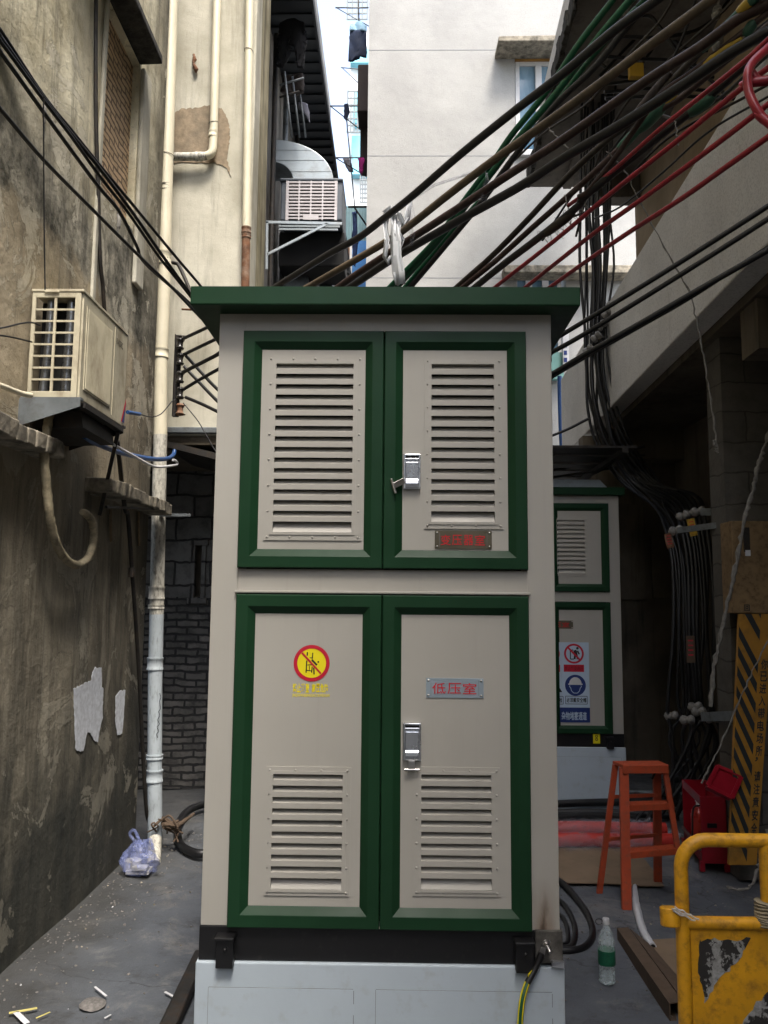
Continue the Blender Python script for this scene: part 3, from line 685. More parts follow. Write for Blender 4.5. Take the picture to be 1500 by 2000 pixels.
def cabinet(cx, cy, label, ztop, zmid, louvres, first):
    root = thing('transformer_cabinet', (cx, cy, 0), label, 'electrical cabinet')
    hw, dep = .591, 1.05; B0, B1 = .503, .612
    zu0, zu1 = 1.791, ztop; zl0, zl1 = .613, 1.700
    zt = ztop+.075
    m = MB()
    m.box(cx-hw, cx-.500, cy, cy+dep, B1, zt-.006); m.box(cx+.498, cx+hw, cy, cy+dep, B1, zt-.006)
    m.box(cx-.500, cx+.498, cy, cy+.05, zu1+.003, zt-.006); m.box(cx-.500, cx+.498, cy-.001, cy+.05, 1.712, zu0-.003)
    m.box(cx-.508, cx+.506, cy-.014, cy-.001, 1.705, 1.714); m.box(cx-.500, cx+.498, cy+.012, cy+.05, zl1+.002, 1.712)
    m.box(cx-.502, cx+.500, cy-.012, cy+.05, B1+.0, B1+.004, 0)
    m.box(cx-hw+.002, cx+hw-.002, cy+dep, cy+dep+.02, B1, zt-.006)
    m.build('body', M['beige_body' if first else 'beige'], root, bevel=.004)
    MB().box(cx-.49, cx+.49, cy+.10, cy+.12, B1, zt-.006).build('inner_void', M['void'], root)
    m = MB()
    o = .087 if first else .045
    x0, x1, ya, yb = cx-hw-o, cx+hw+o, cy-o, cy+dep+o
    zr = zt-.005; m.box(x0, x1, ya, yb, zr, zr+.066)
    c = (x0+x1)/2
    m.add([(x0, ya, zr+.066), (x1, ya, zr+.066), (x1, yb, zr+.066), (x0, yb, zr+.066), (c-.28, cy+.35, zr+.115), (c+.28, cy+.35, zr+.115), (c+.28, cy+.7, zr+.115), (c-.28, cy+.7, zr+.115)],
          [(0,1,5,4), (1,2,6,5), (2,3,7,6), (3,0,4,7), (4,5,6,7)])
    rf = m.build('roof', M['green'], root, bevel=.005)
    if first:     # torn protective film left on the roof
        rnd = random.Random(5); vs = []; fs = []; nx, ny = 46, 4
        for j in range(ny+1):
            for i in range(nx+1): vs.append((x0+.01+(x1-x0-.02)*i/nx, ya+.006+.055*j, zr+.069+.004*j+abs(rnd.gauss(0, .0035))*(1 if j else .3)))
        for j in range(ny):
            for i in range(nx): k = j*(nx+1)+i; fs.append((k, k+1, k+nx+2, k+nx+1))
        MB().add(vs, fs, 0, True).build('roof_film', M['wrap'], rf)
    m = MB(); m.box(cx-hw-.004, cx+hw+.003, cy+.001, cy+dep, B0, B1-.0005)
    m.build('plinth_beam', M['black_paint'], root, bevel=.003)
    for xx in (-.50, .472):
        m = MB(); m.box(cx+xx-.030, cx+xx+.026, cy-.040, cy+.001, B0-.010, B1-.028); m.box(cx+xx-.034, cx+xx+.030, cy-.052, cy+.001, B1-.030, B1-.020); m.lathe([(.008, 0), (.007, .006), (.003, .008)], (cx+xx, cy-.040, B1-.06), (0,-1,0), 8)
        m.build('lifting_lug', M['black_paint'], root, bevel=.003)
    m = MB(); m.box(cx-hw-.010, cx+hw+.012, cy-.012, cy+dep, 0, B0-.001)
    bs = m.build('base', M['base_paint'], root, bevel=.004)
    m = MB()
    z1 = .425
    for a in ((-.555, -.083), (-.010, .560)):
        m.box(cx+a[0], cx+a[1], cy-.0142, cy-.0125, .05, z1)
    m.build('base_hatch', M['base_paint'], bs)
    m = MB()
    for a in ((-.555, -.083), (-.010, .560)):
        m.box(cx+a[0], cx+a[1], cy-.0135, cy-.0122, z1, z1+.0016); m.box(cx+a[0]-.0016, cx+a[0], cy-.0135, cy-.0122, .05, z1)
        for k in range(5): m.box(cx+a[1], cx+a[1]+.0022, cy-.0135, cy-.0122, z1-.045-.075*k, z1-.004-.075*k)
    m.build('base_seam', M['seam'], bs)
    m = MB()
    doors = {}
    for key, (a, b, z0_, z1_) in dict(ul=(-.500, -.002, zu0, zu1), ur=(.001, .498, zu0, zu1), ll=(-.500, -.002, zl0, zl1), lr=(.001, .498, zl0, zl1)).items():
        d = door(root, cx, cy, a, b, z0_, z1_, .068); doors[key] = d
        L = louvres.get(key)
        if L:
            x0_, x1_, s0, s1, n, rv = L; (pxa, pya), (pxb, pyb) = (x0_, x1_), (s0, s1)
        hole = (L[2][0], L[3][0], L[2][1], L[3][1]) if L else (a+.2, a+.2, z0_+.2, z0_+.2)
        panel(d, cx, cy, a, b, z0_, z1_, .068, hole)
        if L:
            louvre(d, L[0][0], L[1][0], L[0][1], L[1][1], L[2][0], L[3][0], L[2][1], L[3][1], L[4], cy-.004, L[5])
    return root, doors

def LR(a, b, c, d, n, rv):            # photo corners (left,bottom) (right,top) of plate and slots
    return (cl(*a), cl(*b), cl(*c), cl(*d), n, rv)
LV = dict(ul=LR((515,1055), (710,697), (533,1040), (691,712), 16, (5, 8)),
          ur=LR((828,1033), (981,701), (842,1020), (964,713), 15, (4, 8)),
          ll=LR((515,1747), (686,1498), (529,1735), (670,1512), 10, (4, 6)),
          lr=LR((806,1748), (976,1499), (822,1736), (959,1513), 10, (4, 6)))
c1, D1_ = cabinet(CCX, CD, 'tall warm-grey transformer cabinet with green framed doors, nearest in the middle of the picture', 2.631, 1.7, LV, True)
hx0, hz0 = cl(788, 956); hx1, hz1 = cl(821, 889); handle(D1_['ur'], hx0, hx1, hz0, hz1, CD-.005, False)
hx0, hz0 = cl(787, 1484); hx1, hz1 = cl(822, 1411); handle(D1_['lr'], hx0, hx1, hz0, hz1, CD-.005, True)
def rc(x0, y0, x1, y1): a, b = cl(x0, y1), cl(x1, y0); return (a[0], b[0], a[1], b[1])
nameplate(D1_['ur'], CCX, CD, rc(849, 1037, 960, 1072), '变压器室', M['plate_dark'])
nameplate(D1_['lr'], CCX, CD, rc(832, 1325, 944, 1362), '低压室', M['plate_light'])
def disc(m, cx, y, cz, r0, r1, mi, n=48):
    vs = []
    for r_ in (r0, r1):
        for k in range(n): vs.append((cx+r_*math.cos(2*math.pi*k/n), y, cz+r_*math.sin(2*math.pi*k/n)))
    if r0 <= 0: m.add(vs[n:], [tuple(range(n))], mi)
    else: m.add(vs, [(k, (k+1) % n, (k+1) % n+n, k+n) for k in range(n)], mi)
def seg(m, a, b, w, y, mi):
    a, b = Vector((a[0], y, a[1])), Vector((b[0], y, b[1])); t = (b-a).normalized(); s_ = Vector((t.z, 0, -t.x))*w/2
    m.add([a-s_, b-s_, b+s_, a+s_], [(0,1,2,3)], mi)
# no climbing sticker
sx, sz = cl(609, 1295); sx += CCX; r_ = .0615; y = CD-.0048; m = MB()
disc(m, sx, y, sz, 0, r_*.82, 0)
def pt(px, py): return (sx+(px-739)/860*2*r_, sz-(py-815)/860*2*r_)      # sticker enlargement coordinates
y2 = y-.0004
for a, b, w in (((632,555), (630,640), 30), ((762,570), (755,700), 26), ((690,690), (755,690), 18), ((752,700), (745,750), 20), ((745,740), (865,860), 46), ((622,755), (610,1040), 30), ((640,860), (770,850), 22), ((620,985), (760,1000), 22), ((755,900), (742,1040), 28), ((688,880), (688,1000), 18), ((790,920), (802,1078), 34)):
    seg(m, pt(*a), pt(*b), w/860*2*r_, y2, 1)
c_ = pt(897, 785); disc(m, c_[0], y2, c_[1], 0, 22/860*2*r_, 1, 14)
seg(m, pt(505, 575), pt(965, 1060), 46/860*2*r_, y-.0008, 2)
disc(m, sx, y-.0008, sz, r_*.80, r_, 2)
a, b = cl(572, 1352), cl(643, 1335)
for i, ch in enumerate('禁止攀登高压危险'):
    w_ = (b[0]-a[0])/8.6; xx = CCX+a[0]+w_*(i+(.5 if i > 3 else 0)); put_text(m, ch, (xx, y, a[1]), (w_*.92, 0, 0), (0, 0, b[1]-a[1]), 0, .035)
a, b = cl(571, 1362), cl(644, 1355)
put_text(m, 'JINZHIPANDENGGAOYAWEIXIAN', (CCX+a[0], y, a[1]), (b[0]-a[0], 0, 0), (0, 0, b[1]-a[1]), 0, .02)
m.build('warning_sticker', [M['sign_yellow'], M['sign_black'], M['sign_red']], D1_['ll'])
# earthing plate, bolt
p, p2 = W(1045, 1878, CD), W(1098, 1816, CD)
m = MB().box(p.x, p2.x-.001, CD-.012, CD+.3, p.z, p2.z); ep = m.build('earth_plate', mat('burnt_steel', (.085,.08,.072), .6, .4, var=.6, vs=12, dirt=(.22,.21,.19), damt=.4, ds=10), c1, bevel=.002)
m = MB(); o_ = W(1066, 1843, CD-.012); m.lathe([(.017, 0), (.017, .002), (.011, .003), (.011, .011), (.006, .012), (.006, .036), (.004, .038)], o_, (.25, -1, -.45), 12); m.build('bolt', M['bolt'], ep)
m = MB(); o2 = W(1060, 1855, CD-.02); m.prism([o2+Vector(v) for v in ((-.006,0,.01), (.010,0,.006), (.004,0,-.022), (-.014,0,-.016))], (0, -.004, 0)); m.build('cable_lug', M['bolt'], ep, bevel=.001)
m = MB(); p, p2 = W(1078, 1887, CD-.015), W(1099, 1876, CD-.015); m.box(p.x, p2.x, CD-.028, CD-.012, p.z, p2.z); m.rough(.003, 1); m.build('foil_scrap', M['chrome'], c1)
# green/yellow earth cable
path = [W(1058, 1862, CD-.03), W(1046, 1890, CD-.035), W(1030, 1920, CD-.05), W(1020, 1955, CD-.07), W(1016, 2000, CD-.08), W(1015, 2060, CD-.08), (W(1015, 2060, CD-.08).x+.03, CD-.12, .012), (.75, CD-.4, .012)]
ec = thing('earth_cable', path[4], 'green and yellow striped earth cable hanging from the bolt on the near cabinet', 'cable')
m = MB(); m.tube(path[1:], .0095, 12, sub=8)
o = m.build('cable', M['cable_green'], ec)
me = o.data; me.materials.append(M['sign_yellow'])
for i, p_ in enumerate(me.polygons):
    if len(p_.vertices) == 4 and i % 12 in (0, 1, 4, 5, 9): p_.material_index = 1
MB().tube(path[:3], .0105, 12).build('heat_shrink', M['cable'], ec)

# second cabinet, deeper in the recess
C2X, C2Y = 1.315, 7.02
def l2(px, py): p = W(px, py, C2Y); return p.x-C2X, p.z
LV2 = dict(ur=((-.08+.12, 1.92), (l2(1151, 1124)[0], 2.42), (.06, 1.945), (l2(1143, 1116)[0], 2.40), 12, (4, 8)), ll=LV['ll'], lr=None, ul=LV['ul'])
LV2 = {k: v for k, v in LV2.items() if v and k != 'ul'}
c2, D2_ = cabinet(C2X, C2Y, 'identical green and grey transformer cabinet further back, half hidden behind the near one', 2.545, 1.7, LV2, False)
lm = MB(); e1, e2, e3 = W(1082,957,C2Y-.05), W(1192,957,C2Y-.05), W(1172,937,C2Y+.1)
lm.add([(C2X-.55,C2Y-.05,e1.z+.002),(e2.x,C2Y-.05,e1.z+.002),(e2.x,C2Y+1,e1.z+.002),(C2X-.55,C2Y+1,e1.z+.002),(C2X-.45,C2Y+.1,e3.z),(e3.x,C2Y+.1,e3.z),(e3.x,C2Y+.9,e3.z),(C2X-.45,C2Y+.9,e3.z)],[(0,1,5,4),(1,2,6,5),(2,3,7,6),(3,0,4,7),(4,5,6,7),(3,2,1,0)]); lm.build('roof_cap', M['duct'], c2, bevel=.01)
lm = MB()
for k in range(9): lm.box(.45+.0*k, 2.0, 6.75+.2*k, 6.93+.2*k, 2.98+.012*(k%2), 3.0+.012*(k%2))
for x_ in (.5, 1.9): lm.bar((x_,6.75,2.96),(x_,8.5,2.96),.05,.04)
single('plank_canopy', lm, M['dark_iron'], 'dark plank canopy just above the far cabinet roof', 'canopy')
nameplate(D2_['lr'], C2X, C2Y, (l2(1060, 1228)[0], l2(1119, 1228)[0], l2(1119, 1228)[1], l2(1119, 1212)[1]), '高压室', M['plate_dark'])
# safety notice on the second cabinet
def p2_(px, py): p = W(px, py, C2Y-.03); return p.x, p.z
y = C2Y-.0075; m = MB(); x1, zt_ = p2_(1151, 1255); _, zm_ = p2_(1150, 1383); _, zb_ = p2_(1150, 1412); x0 = x1-.56
m.box(x0, x1, y, y+.002, zm_, zt_, 0); m.box(x0, x1, y, y+.002, zb_, zm_, 1); y -= .0006
for cxp in (1122, 1075):
    a, b = p2_(cxp, 1277); rr_ = .083
    disc(m, a, y, b, rr_*.80, rr_, 2); seg(m, (a-.05, b+.052), (a+.05, b-.052), .016, y-.0006, 2)
    for s0_, s1_, w_ in (((-.03,.03),(-.03,-.045),.008), ((-.03,.03),(-.005,.03),.008), ((-.03,-.045),(.0,-.045),.008), ((.0,.01),(.025,.02),.03), ((.01,.0),(.005,-.045),.016), ((.02,.01),(.03,-.045),.014), ((.03,.025),(.045,-.005),.012)):
        seg(m, (a+s0_[0], b+s0_[1]), (a+s1_[0], b+s1_[1]), w_, y-.0003, 3)
    disc(m, a+.03, y-.0003, b+.045, 0, .011, 3, 12)
    c_ = p2_(cxp, 1306); m.box(c_[0]-.085, c_[0]+.085, y, y+.0004, c_[1]-.028, c_[1]+.032, 2)
    put_text(m, '禁止攀登高压' if cxp > 1100 else '禁止入内', (c_[0]-.078, y-.0004, c_[1]-.018), (.156, 0, 0), (0, 0, .036), 5, .01)
a, b = p2_(1125, 1339); disc(m, a, y, b, 0, .087, 1)
# helmeted head
hel = [(a+.052*math.cos(t), b+.012+.055*math.sin(t)) for t in [math.pi*k/12 for k in range(13)]]
m.add([(px_, y-.0004, pz_) for px_, pz_ in hel], [tuple(range(13))], 4); m.box(a-.060, a+.060, y-.0006, y-.0003, b+.004, b+.014, 4)
face = [(-.046, 0), (-.050, -.012), (-.040, -.020), (-.034, -.045), (-.015, -.064), (.015, -.064), (.034, -.045), (.040, -.020), (.050, -.012), (.046, 0)]
for i in range(len(face)-1): seg(m, (a+face[i][0], b+face[i][1]), (a+face[i+1][0], b+face[i+1][1]), .005, y-.0005, 0)
a2, b2 = p2_(1078, 1345); m.add([(a2-.09, y, b2-.03), (a2+.09, y, b2-.03), (a2, y, b2+.12)], [(0,1,2)], 3)
for cxp, tx in ((1127, '必须戴安全帽'), (1080, '当心触电危险')):
    a, b = p2_(cxp, 1368); w_, h_ = .09, .032
    for q1, q2_ in (((-w_,-h_),(w_,-h_)), ((-w_,h_),(w_,h_)), ((-w_,-h_),(-w_,h_)), ((w_,-h_),(w_,h_))): seg(m, (a+q1[0], b+q1[1]), (a+q2_[0], b+q2_[1]), .004, y, 3)
    put_text(m, tx, (a-w_+.008, y, b-.020), (2*w_-.016, 0, 0), (0, 0, .040), 3, .02)
a, b = p2_(1098, 1407); e_, f_ = p2_(1147, 1391)
put_text(m, '杂物堵塞通道', (a, y, b), (e_-a, 0, 0), (0, 0, f_-b), 0, .02)
m.build('safety_notice', [M['sign_white'], M['sign_blue'], M['sign_red'], M['sign_black'], M['white_plastic'], mat('dark_red_ink', (.2,.004,.01), .6)], D2_['lr'])
m = MB(); a, b = p2_(1160, 1453), p2_(1173, 1433); m.box(a[0], b[0], C2Y-.008, C2Y-.001, a[1], b[1], 0)
disc(m, (a[0]+b[0])/2, C2Y-.0085, b[1]-.025, .006, .012, 1, 16); disc(m, (a[0]+b[0])/2, C2Y-.0085, b[1]-.050, .006, .012, 1, 16)
m.build('lug_sticker', [M['sign_yellow'], M['sign_black']], c2)
# ================================================================ drain pipes
def drainpipe(pts, rad, mats, label, clamps=(), sockets=(), group='drain pipes on the left buildings'):
    """pts: world points from top down; mats per span"""
    t = thing('drain_pipe', (pts[-1].x, pts[-1].y, pts[-1].z), label, 'drain pipe', group)
    spans = mats
    for (i0, i1, mt, sm) in spans:
        MB().tube(pts[i0:i1+1], rad, 18, smooth_path=sm).build('pipe', mt, t)
    for (p, d, h, k) in sockets:
        d = Vector(d).normalized(); m = MB(); m.lathe([(rad*1.02, -h/2), (rad*1.16, -h/2), (rad*1.16, -h/2+.012), (rad*1.10, -h/2+.016), (rad*1.10, h/2-.016), (rad*1.16, h/2-.012), (rad*1.16, h/2), (rad*1.02, h/2)], p, d, 18); m.build('socket', k, t)
    for (p, d, n_) in clamps:
        m = MB(); d = Vector(d).normalized()
        for j in range(n_):
            c = Vector(p)+d*(j*.022); a = d.orthogonal().normalized(); b = d.cross(a); tilt = .012*math.sin(j*3+p[2]*7)
            m.tube([c+(a*math.cos(k*.5236)+b*math.sin(k*.5236))*(rad+.003)+d*tilt*math.cos(k*.5236) for k in range(13)], .0022, 5, smooth_path=False, caps=False)
        m.build('wire_tie', M['dark_iron'], t)
    return t
PY = 5.85
px_ = [(338,-420), (335,0), (329,200), (323,400), (320,560), (314,700), (313,850), (310,1000), (306,1200), (303,1330), (302,1500), (303,1600), (303,1652)]
pp = [W(a, b, PY) for a, b in px_]
up = (0, 0, 1)
drainpipe(pp, .050, [(0, 6, M['pvc'], False), (6, 8, M['pvc_dirty'], False), (8, 12, M['pvc_blue_shade'], False)], 'tall cream drain pipe at the left wall corner, with painted-in blue shade and scribbles near its foot',
    clamps=[(W(327,305,PY), up, 1), (W(322,372,PY), up, 3), (W(320,512,PY), up, 2)],
    sockets=[(W(314,690,PY), up, .07, M['pvc']), (W(320,505,PY), up, .10, M['pvc']), (W(306,1158,PY), up, .09, M['pvc_dirty']), (W(305,1185,PY), up, .03, M['pvc_dirty']), (W(303,1296,PY), up, .085, M['pvc_blue_shade']), (W(302,1478,PY), up, .03, M['pvc_blue_shade']), (W(302,1515,PY), up, .08, M['pvc_blue_shade'])])
lower = thing('iron_stub_pipe', WG(303, 1668), 'short brown-stained stub pipe standing in the ground under the tall cream drain pipe', 'pipe')
MB().tube([W(303,1640,5.7), W(300,1690,5.5)], .045, 14).build('pipe', M['pvc_dirty'], lower)
m = MB(); rr = random.Random(3)
for k in range(18): a = W(292+rr.uniform(0,42), 1605+rr.uniform(-8,12), 5.75+rr.uniform(-.08,.08)); m.tube([a, a+Vector((rr.uniform(-.06,.07), rr.uniform(-.05,.05), rr.uniform(-.03,.03))), a+Vector((rr.uniform(-.06,.13), rr.uniform(-.06,.05), rr.uniform(-.10,.02)))], rr.uniform(.004,.010), 6)
m.build('tangled_rags', M['cardboard_dark'], lower)
# marker scrawl on the big pipe
m = MB(); pts = [(307,1441),(305,1434),(309,1428),(306,1420),(310,1414),(307,1406),(311,1398),(309,1390),(312,1384),(311,1370),(313,1362),(311,1354)]
m.tube([W(a+1, b, PY-.052) for a, b in pts], .0022, 5); single('pipe_scrawl', m, M['sign_black'], 'black handwritten scrawl on the foot of the tall drain pipe, over painted-in blue shade', 'scrawl')
Y2 = 6.22
pts = [W(429,-400,Y2), W(424,0,Y2), W(418,230,Y2), W(416,285,Y2), W(412,300,Y2), W(402,305,Y2), W(370,306,Y2), W(330,306,Y2)]
drainpipe(pts, .033, [(0, 2, M['pvc'], False), (2, 5, M['pvc'], True), (5, 7, M['pvc_dirty'], False)], 'cream drain pipe that elbows left with mouldy horizontal end, middle of three on pale wall',
    clamps=[(W(417,240,Y2), up, 1)], sockets=[(W(416,262,Y2), up, .05, M['pvc']), (W(388,306,Y2), (1,0,0), .05, M['pvc_dirty'])])
pts = [W(492,-400,Y2), W(488,0,Y2), W(484,250,Y2), W(481,455,Y2), W(479,560,Y2), W(478,900,Y2)]
drainpipe(pts, .033, [(0, 3, M['pvc'], False), (3, 5, M['rust'], False)], 'cream drain pipe ending in a cracked rusty lower length, right of three on pale wall',
    clamps=[(W(486,100,Y2), up, 1)], sockets=[(W(481,450,Y2), up, .05, M['rust']), (W(481,462,Y2), up, .03, M['rust'])])
m = MB(); m.tube([WX(a, b, LX+.02) for a, b in ((188,-60),(187,100),(188,250),(192,370),(195,500),(201,560),(205,612),(216,690))], .012, 8)
t = single('conduit_pipe', m, M['dark_iron'], 'thin black conduit running down the stained wall beside the pale trim strip', 'conduit', 'dark conduits on the left wall')
m = MB(); m.tube([WX(229,861,LX+.12), WX(243,987,LX+.10), WX(250,1010,LX+.09), WX(258,1117,LX+.07), WX(270,1290,LX+.05), WX(284,1560,LX+.04), WX(292,1608,LX+.05)], .014, 8)
m.lathe([(.020, -.03), (.020, .03)], WX(257,1118,LX+.07), (0,0,1), 10)
single('conduit_pipe', m, M['dark_iron'], 'thin brown pole running from under the AC bracket down to the ground beside drain pipe', 'conduit', 'dark conduits on the left wall')
m = MB(); m.tube([WX(85,190,LX+.15), WX(86,400,LX+.12), WX(88,566,LX+.13)], .0035, 6)
single('hanging_wire', m, M['cable'], 'thin vertical black wire dropping onto the top of the wall AC unit', 'wire')

# ================================================================ wall AC unit
ax0, ax1, ay0, ay1, az0, az1 = -1.725, -1.483, 3.70, 4.34, 2.612, 3.12
ac = thing('ac_outdoor_unit', ((ax0+ax1)/2, (ay0+ay1)/2, az0), 'aged cream AC outdoor unit with grilled end, hanging high on the left wall', 'air conditioner')
gx0, gx1, gz0, gz1 = ax0+.018, ax0+.205, az0+.030, az1-.028
m = MB()
m.box(ax1-.012, ax1, ay0+.012, ay1, az0, az1)                # long front
m.box(ax0, ax1-.0125, ay0+.01, ay1, az1-.008, az1-.001); m.box(ax0, ax1-.0125, ay0+.02, ay1, az0, az0+.012)
m.box(ax0, ax1-.0125, ay1-.01, ay1-.001, az0+.013, az1-.009)
for a in ((ax0, gx0, az0, az1), (gx1, ax1-.010, az0, az1), (gx0, gx1, az0, gz0), (gx0, gx1, gz1, az1)): m.box(a[0], a[1], ay0, ay0+.012, a[2], a[3])
m.build('casing', M['ac'], ac, bevel=.012)
m = MB()
for i in range(1, 8): z = gz0+(gz1-gz0)*i/8; m.box(gx0, gx1, ay0+.003, ay0+.010, z-.0045, z+.0045)
m.box((gx0+gx1)/2-.006, (gx0+gx1)/2+.006, ay0+.002, ay0+.0095, gz0, gz1)
m.build('end_grille', M['ac'], ac)
MB().box(gx0-.01, gx1+.01, ay0+.10, ay0+.11, gz0-.01, gz1+.01).build('coil', M['void'], ac)
m = MB(); m.tube([(gx0+.035, ay0+.05, gz0), (gx0+.05, ay0+.05, gz0+.2), (gx0+.055, ay0+.05, gz1)], .020, 12); m.tube([(gx1-.045, ay0+.055, gz0), (gx1-.040, ay0+.055, gz0+.2), (gx1-.035, ay0+.055, gz1)], .024, 12); m.build('refrigerant_pipe', M['ac_fin'], ac)
m = MB(); m.box(ax0-.004, ax1+.004, ay0-.004, ay1, az1, az1+.014); m.box(ax0+.06, ax0+.13, ay0-.010, ay0-.004, az1-.006, az1+.004); m.build('lid', M['ac'], ac, bevel=.004)
m = MB(); m.box(ax1, ax1+.004, ay0+.05, ay0+.41, az0+.05, az1-.05)
for i in range(34): y_ = ay0+.065+i*.0098; m.box(ax1+.004, ax1+.0075, y_, y_+.005, az0+.06, az1-.06)
m.build('fan_grille', M['ac'], ac)
m = MB(); m.box(ax1-.001, ax1+.003, ay0+.44, ay0+.446, az0+.02, az1-.02); m.build('panel_seam', M['ac'], ac)
m = MB(); m.add([(ax1+.002, ay0+.585, az0+.02), (ax1+.002, ay0+.635, az0+.02), (ax1+.002, ay0+.655, az0+.12), (ax1+.002, ay0+.65, az0+.16)], [(0,1,2,3)], 0); m.add([(ax1+.003, ay0+.60, az0+.02), (ax1+.003, ay0+.635, az0+.02), (ax1+.003, ay0+.652, az0+.13)], [(0,1,2)], 1); m.build('energy_label', [M['sign_red'], M['sign_blue']], ac)
m = MB(); put_text(m, 'R-KORC', (ax1+.001, ay0+.47, az1-.10), (0, .10, 0), (0, 0, .035), 0, .01); m.build('badge', M['dark_iron'], ac)
br = thing('ac_bracket', (LX, 4.1, 2.4), 'dark steel triangular bracket carrying the wall AC unit', 'bracket')
for yb in (3.68, 4.28):
    m = MB(); m.prism([(LX-.0, yb, 2.600), (-1.465, yb, 2.600), (-1.465, yb, 2.565), (LX-.0, yb, 2.47)], (0, .006, 0)); m.box(LX+.002, -1.465, yb+.007, yb+.04, 2.598, 2.610); m.build('arm', M['galv'] if yb < 4 else M['dark_iron'], br)
m = MB(); m.box(-1.50, -1.46, 3.73, 4.27, 2.570, 2.597); m.box(-1.71, -1.68, 3.73, 4.27, 2.570, 2.597); m.build('rail', M['dark_iron'], br)
m = MB(); m.bar((-1.48, 4.25, 2.57), (LX+.01, 4.75, 2.18), .02, .02); m.build('brace', M['dark_iron'], br)
m = MB(); m.box(LX+.002, -1.50, 3.8, 4.24, 2.49, 2.568); m.rough(.01, 3); m.build('dark_underslab', M['dark_iron'], br)  # rough dark slab below the AC, between the bracket arms
XH = LX+.10
m = MB(); m.tube([WX(a, b, XH) for a, b in ((98,800),(90,850),(87,900),(92,960),(97,1010),(108,1055),(125,1088),(148,1103),(170,1092),(182,1062),(183,1035),(178,1015),(167,1003),(160,1000))], [.021]*13+[.015], 12, sub=8)
hw_ = random.Random(3); m.rough(.0025, 4)
single('insulated_hose', m, M['hose_wrap'], 'beige wrapped hose looping down below the wall AC unit', 'hose')
def px_tube(name, pts, X, r_, mt, label, cat, group=None, n=8):
    m = MB(); m.tube([WX(a, b, X) for a, b in pts], r_, n); return single(name, m, mt, label, cat, group)
px_tube('blue_pipe', ((165,852),(188,866),(235,884),(293,896),(325,896),(338,889),(341,880)), -1.58, .015, M['blue_pipe'], 'bright blue pipe curving from under the AC unit around the drain pipe', 'pipe')
px_tube('white_pipe', ((205,858),(214,864),(260,890),(293,908),(311,912),(340,909),(346,906),(344,901),(338,898)), -1.52, .0085, M['white_plastic'], 'slim white plastic pipe hooking round the drain pipe below blue pipe', 'pipe')
px_tube('blue_sleeve', ((249,805),(273,809)), -1.5, .011, M['blue_pipe'], 'short blue sleeve at the lower corner of the wall AC unit', 'sleeve')
px_tube('wire', ((273,809),(295,814),(315,808),(335,785),(342,780)), -1.5, .0035, M['cable'], 'thin black wire from blue sleeve across drain pipe to the insulator rack', 'wire')
px_tube('wire', ((-40,640),(0,641),(40,632),(62,630),(78,636)), -1.66, .004, M['cable'], 'upper thin wire entering the grilled end of the AC unit', 'wire')
px_tube('wire', ((-40,652),(0,655),(30,660),(62,668)), -1.66, .004, M['cable'], 'lower thin wire entering the grilled end of the AC unit', 'wire')
px_tube('white_pipe', ((-60,735),(0,753),(40,768),(60,772)), -1.66, .013, M['pvc'], 'cream pipe end reaching the foot of the AC unit from the left edge', 'pipe')
for k_, (xa, ya, xb, yb) in enumerate(((216,995,217,1058),(271,1000,272,1066))):
    p, q2 = WX(xa, ya, LX+.012), WX(xb, yb, LX+.012); m = MB(); m.bar(p, q2, .034, .004, (0,1,0))
    single('wall_tab', m, M['ochre_box'], ['left', 'right'][k_]+' of two rusty gold tabs hanging under the short concrete ledge', 'bracket', 'gold wall tabs')
m = MB(); p, q2 = WX(207,990,-1.62), WX(300,994,-1.62); m.bar(p, q2, .015, .015); single('steel_bar', m, M['dark_iron'], 'dark thin bar lying under the concrete ledge by the drain pipe', 'bar')
m = MB(); m.bar(W(312,1006,5.8), W(372,1006,5.8), .02, .02, (0,1,0)); single('steel_bar', m, M['galv'], 'short pale bar sticking out right from the drain pipe', 'bar')
m = MB(); m.tube([W(355,604,6.1), W(420,607,6.1)], .008, 6); single('steel_bar', m, M['rust'], 'thin rusty rod running right from drain pipe to cabinet roof corner', 'bar')
m = MB(); m.tube([W(305,515,5.9), W(325,512,5.85), W(342,514,5.9), W(350,520,5.9), W(368,560,5.85), W(378,590,5.85)], .014, 8); single('iron_hook_pipe', m, M['dark_iron'], 'dark bent iron pipe hooked round the drain pipe above the cabinet roof corner', 'pipe')
# chained rag on the facing wall
m = MB(); m.tube([W(378,105,6.28), W(380,115,6.27), W(378,125,6.27), W(383,135,6.27), W(382,143,6.28)], [.006,.016,.010,.018,.006], 7); m.rough(.004, 2); single('rusty_hook', m, M['rust'], 'small twisted rusty hook high on the pale wall between two pipes', 'hook')

# ================================================================ insulator rack
rk = thing('insulator_rack', W(345, 735, 5.9), 'black slotted rack with stacked spool insulators right of the drain pipe', 'insulator rack')
m = MB(); a, b = W(338, 655, 5.9), W(344, 815, 5.9)
m.box(b.x-.022, b.x+.022, 5.885, 5.90, b.z, a.z); m.box(b.x-.022, b.x-.018, 5.86, 5.885, b.z, a.z)
for z_ in (a.z-.01, b.z+.02): m.bar((b.x, 5.88, z_), (b.x+.075, 5.86, z_-.01), .02, .008)
m.build('bracket', M['dark_iron'], rk, bevel=.003)
for yy_ in (672, 702, 737, 768, 800):
    p = W(352, yy_, 5.85); m = MB(); m.lathe([(.008,-.045), (.026,-.042), (.032,-.03), (.022,-.018), (.020,0), (.022,.018), (.032,.03), (.026,.042), (.008,.045)], p, (0.05,0,1), 14)
    m.build('insulator', M['brown_porc'] if yy_ < 790 else M['rust'], rk)

